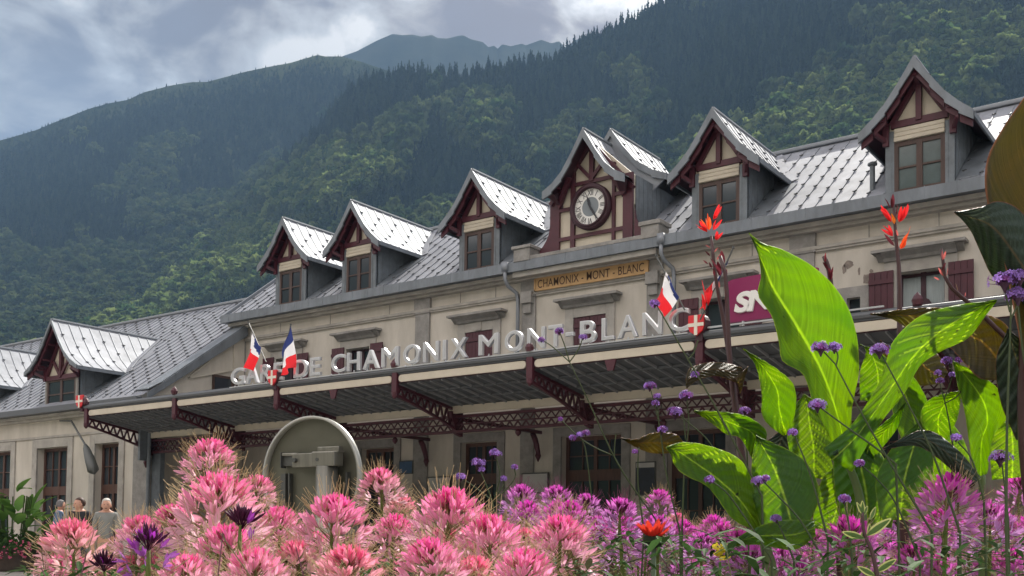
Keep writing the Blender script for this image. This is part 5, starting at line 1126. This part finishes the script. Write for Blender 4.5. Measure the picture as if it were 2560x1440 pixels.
m = MB(); m.add([(p[0], p[1], GZ+.05) for p in (a, b, c_, d_)], [(0, 1, 2, 3)]); tag(m.build('flower_bed_soil', 'soil'), kind='structure')

# ================================================================= PLANTER AT THE LEFT
PD = 31.; pc = Vector(atd(30, 1400, PD)); pc.z = GZ
PT = empty('flower_planter', tuple(pc), 'large dark round planter of pink flowers at the left edge', 'planter')
m = MB(); m.tube([pc, pc+Vector((0, 0, .1)), pc+Vector((0, 0, .6)), pc+Vector((0, 0, .66))], [.85, .88, 1.1, 1.15], 28); m.build('tub', 'terracotta', PT, True)
m = MB(); rr = random.Random(9)
for i in range(900):
    a = rr.uniform(0, 6.28); q = 1.25*math.sqrt(rr.random()); z_ = .45+.75*rr.random()*(1.15-q*.55); c = pc+Vector((math.cos(a)*q, math.sin(a)*q, z_)); petal_mesh(m, c, Vector((rr.gauss(0, 1), rr.gauss(0, 1), rr.gauss(0, 1))), .16, .08, (.05, .11, .03) if rr.random() < .8 else (.09, .17, .05), None, .2, 3, 0)
m.build('foliage', 'greens', PT)
m = MB()
for i in range(260):
    a = rr.uniform(0, 6.28); q = 1.1+.3*rr.random(); c = pc+Vector((math.cos(a)*q, math.sin(a)*q, .4+.5*rr.random())); 
    for k in range(4): petal_mesh(m, c, Vector((rr.gauss(0, 1), rr.gauss(0, 1), rr.gauss(0, 1))), .06, .055, (.72, .16, .28) if rr.random() < .8 else (.8, .7, .7), None, .2, 3, 0)
m.build('blossoms', 'petal', PT)
PC = empty('potted_canna', tuple(pc+Vector((0, 0, .6))), 'bushy canna with broad shiny leaves growing in the left planter', 'canna'); m = MB(); 
for i in range(75):
    a = rr.uniform(0, 6.28); q = 1.1*math.sqrt(rr.random()); zt_ = rr.uniform(1.1, 2.6)*(1.05-.35*q); b = pc+Vector((math.cos(a)*q, math.sin(a)*q, zt_)); petal_mesh(m, b, Vector((math.cos(a)*.6+rr.gauss(0, .3), math.sin(a)*.6+rr.gauss(0, .3), rr.uniform(.1, 1))), rr.uniform(.55, .8), rr.uniform(.22, .32), (.11, .24, .05), (.16, .30, .06), -.5, 6, 0, up=(0, 0, 1))
m.build('leaves', 'greens', PC, True); m = MB()
for i in range(12): a = rr.uniform(0, 6.28); m.tube([pc+Vector((math.cos(a)*.3, math.sin(a)*.3, .5)), pc+Vector((math.cos(a)*.5, math.sin(a)*.5, 2.2))], .02, 5, col=(.08, .13, .04))
m.build('stems', 'greens', PC)

# ================================================================= HILLS AND FOREST
def interp(tab, x): return np.interp(x, [a for a, _ in tab], [b for _, b in tab])
def fbm(x, y, seed, octs=5, f0=1.):
    r = np.random.default_rng(seed); s = np.zeros_like(x); a = 1.; f = f0
    for _ in range(octs):
        for _ in range(3):
            th = r.uniform(0, 2*math.pi); ph = r.uniform(0, 6.28); s = s+a*np.sin(f*(x*math.cos(th)+y*math.sin(th))+ph+1.3*np.sin(f*.7*(x*math.sin(th)-y*math.cos(th))+ph*2))/3
        f *= 2.03; a *= .52
    return s
NEAR = [(-900, 1000), (-400, 930), (0, 830), (300, 680), (560, 520), (700, 400), (830, 250), (900, 182), (1000, 172), (1140, 178), (1200, 165), (1300, 150), (1400, 112), (1480, 77), (1615, 0), (1800, -110), (2100, -270), (2600, -480), (3400, -700)]
MID = [(-900, 640), (-300, 425), (0, 337), (60, 318), (100, 300), (190, 262), (240, 247), (290, 237), (330, 217), (400, 198), (450, 189), (490, 188), (580, 162), (640, 148), (700, 136), (735, 125), (770, 114), (790, 118), (830, 117), (880, 130), (1000, 170), (1200, 260), (1600, 420), (3400, 500)]
FAR = [(-900, 900), (500, 300), (700, 160), (830, 118), (870, 103), (920, 75), (960, 57), (985, 60), (1010, 58), (1035, 63), (1060, 58), (1075, 66), (1100, 67), (1125, 60), (1140, 58), (1160, 68), (1190, 75), (1205, 88), (1220, 84), (1228, 92), (1240, 80), (1262, 85), (1290, 78), (1300, 82), (1340, 67), (1365, 76), (1385, 70), (1400, 86), (1425, 68), (1450, 56), (1500, 54), (1560, 62), (1700, 120), (2500, 300), (3400, 500)]
def surf(tab, d0, d1, ybase, px, t, amp, seed, sc):
    yr = interp(tab, px)
    d = d0+(d1-d0)*t
    yb = ybase
    # vertical angle climbs with t; noise makes gullies, dies out on the crest line
    tanr = (1355-yr)/F; tanb = (1355-yb)/F
    z = d*(tanb+(tanr-tanb)*(t**.75))
    w_ = np.sin(np.clip(t, 0, 1)*math.pi)**.7
    az = (px-CX)/F*d
    z = z+amp*w_*fbm(az/sc, d/sc*.8, seed)
    dirx = FF[0]+RR[0]*(px-CX)/F; diry = FF[1]+RR[1]*(px-CX)/F
    # horizontal ray scaled so depth along the view is d
    return np.stack([_f[0]*d+_r[0]*az, _f[1]*d+_r[1]*az, z], -1)
def hill(name, tab, d0, d1, ybase, amp, seed, sc, mt, nx=360, nt_=90, x0=-900, x1=3400):
    px, t = np.meshgrid(np.linspace(x0, x1, nx), np.linspace(0, 1, nt_), indexing='ij')
    P = surf(tab, d0, d1, ybase, px, t, amp, seed, sc)
    back = P[:, -1:].copy(); back = np.repeat(back, 2, 1); back[:, 0] += _f*(d1*.12); back[:, 0, 2] -= d1*.05; back[:, 1] += _f*(d1*.3); back[:, 1, 2] = GZ
    P = np.concatenate([P, back], 1); n2 = nt_+2
    me = bpy.data.meshes.new(name); idx = np.arange(nx*n2).reshape(nx, n2)
    q = np.stack([idx[:-1, :-1], idx[1:, :-1], idx[1:, 1:], idx[:-1, 1:]], -1).reshape(-1, 4)
    me.from_pydata(P.reshape(-1, 3).tolist(), [], q.tolist()); me.materials.append(MAT[mt]); me.polygons.foreach_set('use_smooth', [True]*len(me.polygons)); me.update()
    o = bpy.data.objects.new(name, me); COL.objects.link(o); return tag(o, kind='structure')
mat('forest_floor', (.022, .034, .016), .95, noise=.4, scale=.02, spec=0)
mat('alpine', (.040, .050, .024), .95, noise=.55, scale=.008, dark=(.012, .020, .012), detail=12, spec=0)
mat('rock', (.040, .046, .034), .95, noise=.6, scale=.006, dark=(.012, .018, .014), detail=14, spec=0)
hill('hill', NEAR, 300, 1000, 1150, 22, 3, 110., 'forest_floor')
hill('hill', MID, 560, 1350, 1000, 30, 5, 150., 'alpine')
hill('mountain', FAR, 1400, 1950, 600, 95, 9, 260., 'rock', nx=900)
g = MB(); g.add([(-3600, 40, GZ-.02), (1600, 40, GZ-.02), (1600, 3800, GZ-.02), (-3600, 3800, GZ-.02)], [(0, 1, 2, 3)]); tag(g.build('valley_floor', 'forest_floor'), kind='structure')

xs_ = np.linspace(-2200, 1200, 70); ys_ = np.linspace(-850, -90, 24); X_, Y_ = np.meshgrid(xs_, ys_, indexing='ij')  # unseen slope behind the camera, added to cut low sky light
Z_ = GZ+np.clip((-Y_-90)/760, 0, 1)**.8*330*(1+.12*fbm(X_/300, Y_/200, 44))
idx = np.arange(70*24).reshape(70, 24); me = bpy.data.meshes.new('hill'); me.from_pydata(np.stack([X_, Y_, Z_], -1).reshape(-1, 3).tolist(), [], np.stack([idx[:-1, :-1], idx[1:, :-1], idx[1:, 1:], idx[:-1, 1:]], -1).reshape(-1, 4).tolist())
me.materials.append(MAT['forest_floor']); o = bpy.data.objects.new('hill', me); COL.objects.link(o); tag(o, kind='structure')
# tree prototypes for the far-off woods
def blob_tree(seed, n=46, broad=True):
    r = np.random.default_rng(seed); V = []; Fc = []
    for i in range(n):
        if broad:
            a = r.uniform(0, 6.28); zc = r.uniform(.12, 1.); rr = .42*math.sqrt(max(0, 1-((zc-.5)/.55)**2))*r.uniform(.45, 1.05)
            c = np.array([rr*math.cos(a), rr*math.sin(a), zc]); s = r.uniform(.10, .19)
        else:
            a = r.uniform(0, 6.28); zc = (i+.5)/n; rr = .26*(1-zc)**.8*r.uniform(.5, 1.1); c = np.array([rr*math.cos(a), rr*math.sin(a), .03+zc*.97]); s = .035+.11*(1-zc)
        # a leaf clump: 3 crossed jagged quads
        for k in range(3):
            u = r.normal(size=3); u /= np.linalg.norm(u); v = np.cross(u, r.normal(size=3)); v /= np.linalg.norm(v)
            if not broad: u = np.array([math.cos(a), math.sin(a), -.45]); u /= np.linalg.norm(u); v = np.cross(u, r.normal(size=3)); v /= np.linalg.norm(v)
            b = len(V); V += [c-u*s-v*s*.6, c+u*s*.3-v*s, c+u*s*1.1+v*s*.2, c-u*s*.2+v*s]; Fc += [(b, b+1, b+2, b+3)]
    # solid heart so the crown is not see-through
    b = len(V); n_ = 7; R0 = .30 if broad else .20
    lay = [(.08, .55), (.3, 1.), (.6, .95), (.85, .5)] if broad else [(.05, 1.), (.35, .7), (.65, .38), (.92, .08)]
    for zc, k in lay: V += [np.array([R0*k*math.cos(6.283*j/n_)*r.uniform(.8, 1.15), R0*k*math.sin(6.283*j/n_)*r.uniform(.8, 1.15), zc]) for j in range(n_)]
    for l_ in range(3): Fc += [(b+l_*n_+j, b+l_*n_+(j+1) % n_, b+(l_+1)*n_+(j+1) % n_, b+(l_+1)*n_+j) for j in range(n_)]
    me = bpy.data.meshes.new('tree'); me.from_pydata([tuple(map(float, v)) for v in V], [], Fc); me.update(); return me
def wood_mat(name, c1, c2, tr):
    m = bpy.data.materials.new(name); m.use_nodes = True; t = m.node_tree; n = t.nodes; l = t.links; n.clear()
    o = n.new('ShaderNodeOutputMaterial'); d = n.new('ShaderNodeBsdfDiffuse'); tl = n.new('ShaderNodeBsdfTranslucent'); ms = n.new('ShaderNodeMixShader'); ms.inputs[0].default_value = tr
    oi = n.new('ShaderNodeObjectInfo'); x = n.new('ShaderNodeMix'); x.data_type = 'RGBA'; l.new(oi.outputs['Random'], x.inputs[0]); x.inputs[6].default_value = (*c1, 1); x.inputs[7].default_value = (*c2, 1)
    for s in (d, tl): l.new(x.outputs[2], s.inputs[0])
    l.new(d.outputs[0], ms.inputs[1]); l.new(tl.outputs[0], ms.inputs[2]); l.new(ms.outputs[0], o.inputs[0]); MAT[name] = m
wood_mat('broadleaf', (.045, .09, .026), (.18, .23, .075), .5); wood_mat('conifer', (.008, .019, .013), (.030, .046, .024), .15); wood_mat('larch', (.024, .05, .022), (.10, .13, .05), .4)
def forest(name, pts, scl, protos, mt):
    me = bpy.data.meshes.new(name); me.from_pydata(pts.tolist(), [], [])
    at_ = me.attributes.new('scl', 'FLOAT_VECTOR', 'POINT'); at_.data.foreach_set('vector', scl.astype('f').ravel())
    rt = me.attributes.new('rot', 'FLOAT', 'POINT'); rt.data.foreach_set('value', rng.uniform(0, 6.28, len(pts)).astype('f'))
    ix = me.attributes.new('pick', 'INT', 'POINT'); ix.data.foreach_set('value', rng.integers(0, len(protos), len(pts)).astype('i'))
    o = bpy.data.objects.new(name, me); COL.objects.link(o)
    ng = bpy.data.node_groups.new(name, 'GeometryNodeTree'); ng.interface.new_socket('Geometry', in_out='INPUT', socket_type='NodeSocketGeometry'); ng.interface.new_socket('Geometry', in_out='OUTPUT', socket_type='NodeSocketGeometry')
    n = ng.nodes; l = ng.links; gi = n.new('NodeGroupInput'); go = n.new('NodeGroupOutput')
    iop = n.new('GeometryNodeInstanceOnPoints'); l.new(gi.outputs[0], iop.inputs['Points'])
    g2i = n.new('GeometryNodeGeometryToInstance')
    for pme in protos:
        po = bpy.data.objects.new('tree_form', pme); pme.materials.clear(); pme.materials.append(MAT[mt])
        oi = n.new('GeometryNodeObjectInfo'); oi.inputs['Object'].default_value = po; oi.inputs['As Instance'].default_value = False; l.new(oi.outputs['Geometry'], g2i.inputs[0])
    l.new(g2i.outputs[0], iop.inputs['Instance']); iop.inputs['Pick Instance'].default_value = True
    def na(nm, ty):
        a = n.new('GeometryNodeInputNamedAttribute'); a.data_type = ty; a.inputs['Name'].default_value = nm; return a.outputs['Attribute']
    l.new(na('pick', 'INT'), iop.inputs['Instance Index']); l.new(na('scl', 'FLOAT_VECTOR'), iop.inputs['Scale'])
    cx = n.new('ShaderNodeCombineXYZ'); l.new(na('rot', 'FLOAT'), cx.inputs[2]); l.new(cx.outputs[0], iop.inputs['Rotation'])
    l.new(iop.outputs[0], go.inputs[0]); md = o.modifiers.new('trees', 'NODES'); md.node_group = ng
    tag(o, kind='stuff'); return o
# scatter over both slopes
def scatter(n, tab, d0, d1, yb, amp, seed, sc, tmax=1.):
    u = rng.uniform(0, 1, n)
    d = np.sqrt((d0**2)+((d0+(d1-d0)*tmax)**2-d0**2)*u); t = (d-d0)/(d1-d0)
    px = rng.uniform(-250, 2800, n)
    return px, t, surf(tab, d0, d1, yb, px, t, amp, seed, sc)
def lit_broadmask(px, py):  # pale broadleaf trees, also imitating sunlit patches of the slope by colour
    def g_(cx_, cy_, a, b, th=0):
        dx, dy = px-cx_, py-cy_; c, s = math.cos(th), math.sin(th); return np.exp(-(((dx*c+dy*s)/a)**2+((-dx*s+dy*c)/b)**2))
    f = 1.1*g_(150, 800, 500, 170, -.25)+1.2*g_(2250, 260, 420, 110, -.45)+.9*g_(1900, 440, 380, 90, -.3)+.8*g_(800, 480, 380, 80, -.45)+.5*g_(1400, 400, 300, 90, -.4)+.4*g_(600, 700, 500, 120, -.2)+.5*g_(1750, 620, 500, 120, 0)
    return f
px, t, P = scatter(40000, NEAR, 300, 1000, 1150, 22, 3, 110.)
q = P@FF; sxp = CX+F*(P@RR)/q; syp = CY-F*(P@UU)/q
keep = (syp < 1000) & (syp > -120); px, t, P, sxp, syp = px[keep], t[keep], P[keep], sxp[keep], syp[keep]
nz = fbm(sxp/70., syp/45., 21); bm = lit_broadmask(sxp, syp)*1.0+nz*.42-.62; broad = bm > 0
larch = (~broad) & (bm > -.28)
P[:, 2] -= 1.0
def mk(sel, hmin, hmax, wf): 
    h = rng.uniform(hmin, hmax, sel.sum())*(1+.25*rng.normal(size=sel.sum()).clip(-1, 1.5)); wd = h*wf*rng.uniform(.8, 1.2, sel.sum()); return np.stack([wd, wd, h], -1)
TB = [blob_tree(s) for s in range(5)]; TCn = [blob_tree(s+20, 40, False) for s in range(5)]
TB2 = [m_.copy() for m_ in TB]
forest('forest', P[broad], mk(broad, 8, 15, .95), TB, 'broadleaf')
forest('forest', P[larch], mk(larch, 9, 17, .75), TB2, 'larch')
cf = (~broad) & (~larch); forest('forest', P[cf], mk(cf, 9, 18, .55), TCn, 'conifer')
px, t, P = scatter(60000, MID, 560, 1350, 1000, 30, 5, 150., 1.)
q = P@FF; sxp = CX+F*(P@RR)/q; syp = CY-F*(P@UU)/q
yr = interp(MID, sxp); nz = fbm(sxp/80., syp/30., 31)
thin = np.clip((syp-yr+2)/30+nz*.4, 0, 1)*np.where(syp-yr < 3, .5, 1); keep = (rng.uniform(0, 1, len(px)) < thin) & (sxp < 1350) & (syp < 1000); P = P[keep]; nz = nz[keep]; sxp = sxp[keep]; syp = syp[keep]
P[:, 2] -= 2
hk_ = np.clip((syp-interp(MID, sxp))/90, .38, 1)
b2 = (nz*.45+lit_broadmask(sxp, syp+20)*.9+.45*np.exp(-((sxp-450)/380)**2-((syp-430)/150)**2)-.52) > 0; forest('forest', P[b2], mk(b2, 6, 11, .95)*hk_[b2][:, None], [m_.copy() for m_ in TB[:3]], 'larch')
b2 = ~b2; forest('forest', P[b2], mk(b2, 7, 13, .66)*hk_[b2][:, None], [m_.copy() for m_ in TCn], 'conifer')

# ================================================================= haze
_al = [o for o in bpy.data.objects if o.type == 'MESH' and o.name.split('.')[0] in ('hill', 'mountain', 'valley_floor')]
_bb = np.array([tuple(c) for o in _al for c in o.bound_box]); HX0, HX1, HY1 = _bb[:, 0].min()-30, max(300, _bb[:, 0].max())+30, _bb[:, 1].max()+30
print('haze', HX0, HX1, _bb[:, 1].min(), HY1, _bb[:, 2].max())
hz = MB(); hz.box(HX0, HX1, -900, HY1, GZ-1.2, 1450); ho = hz.build('haze', 'plaster'); ho.data.materials.clear()
hm = bpy.data.materials.new('haze'); hm.use_nodes = True; hm.node_tree.nodes.clear(); ho_ = hm.node_tree.nodes.new('ShaderNodeOutputMaterial')
pv = hm.node_tree.nodes.new('ShaderNodeVolumePrincipled'); pv.inputs['Color'].default_value = (.30, .50, .80, 1); pv.inputs['Density'].default_value = .00020; pv.inputs['Anisotropy'].default_value = 0
hm.node_tree.links.new(pv.outputs[0], ho_.inputs['Volume']); ho.data.materials.append(hm); tag(ho, kind='stuff')
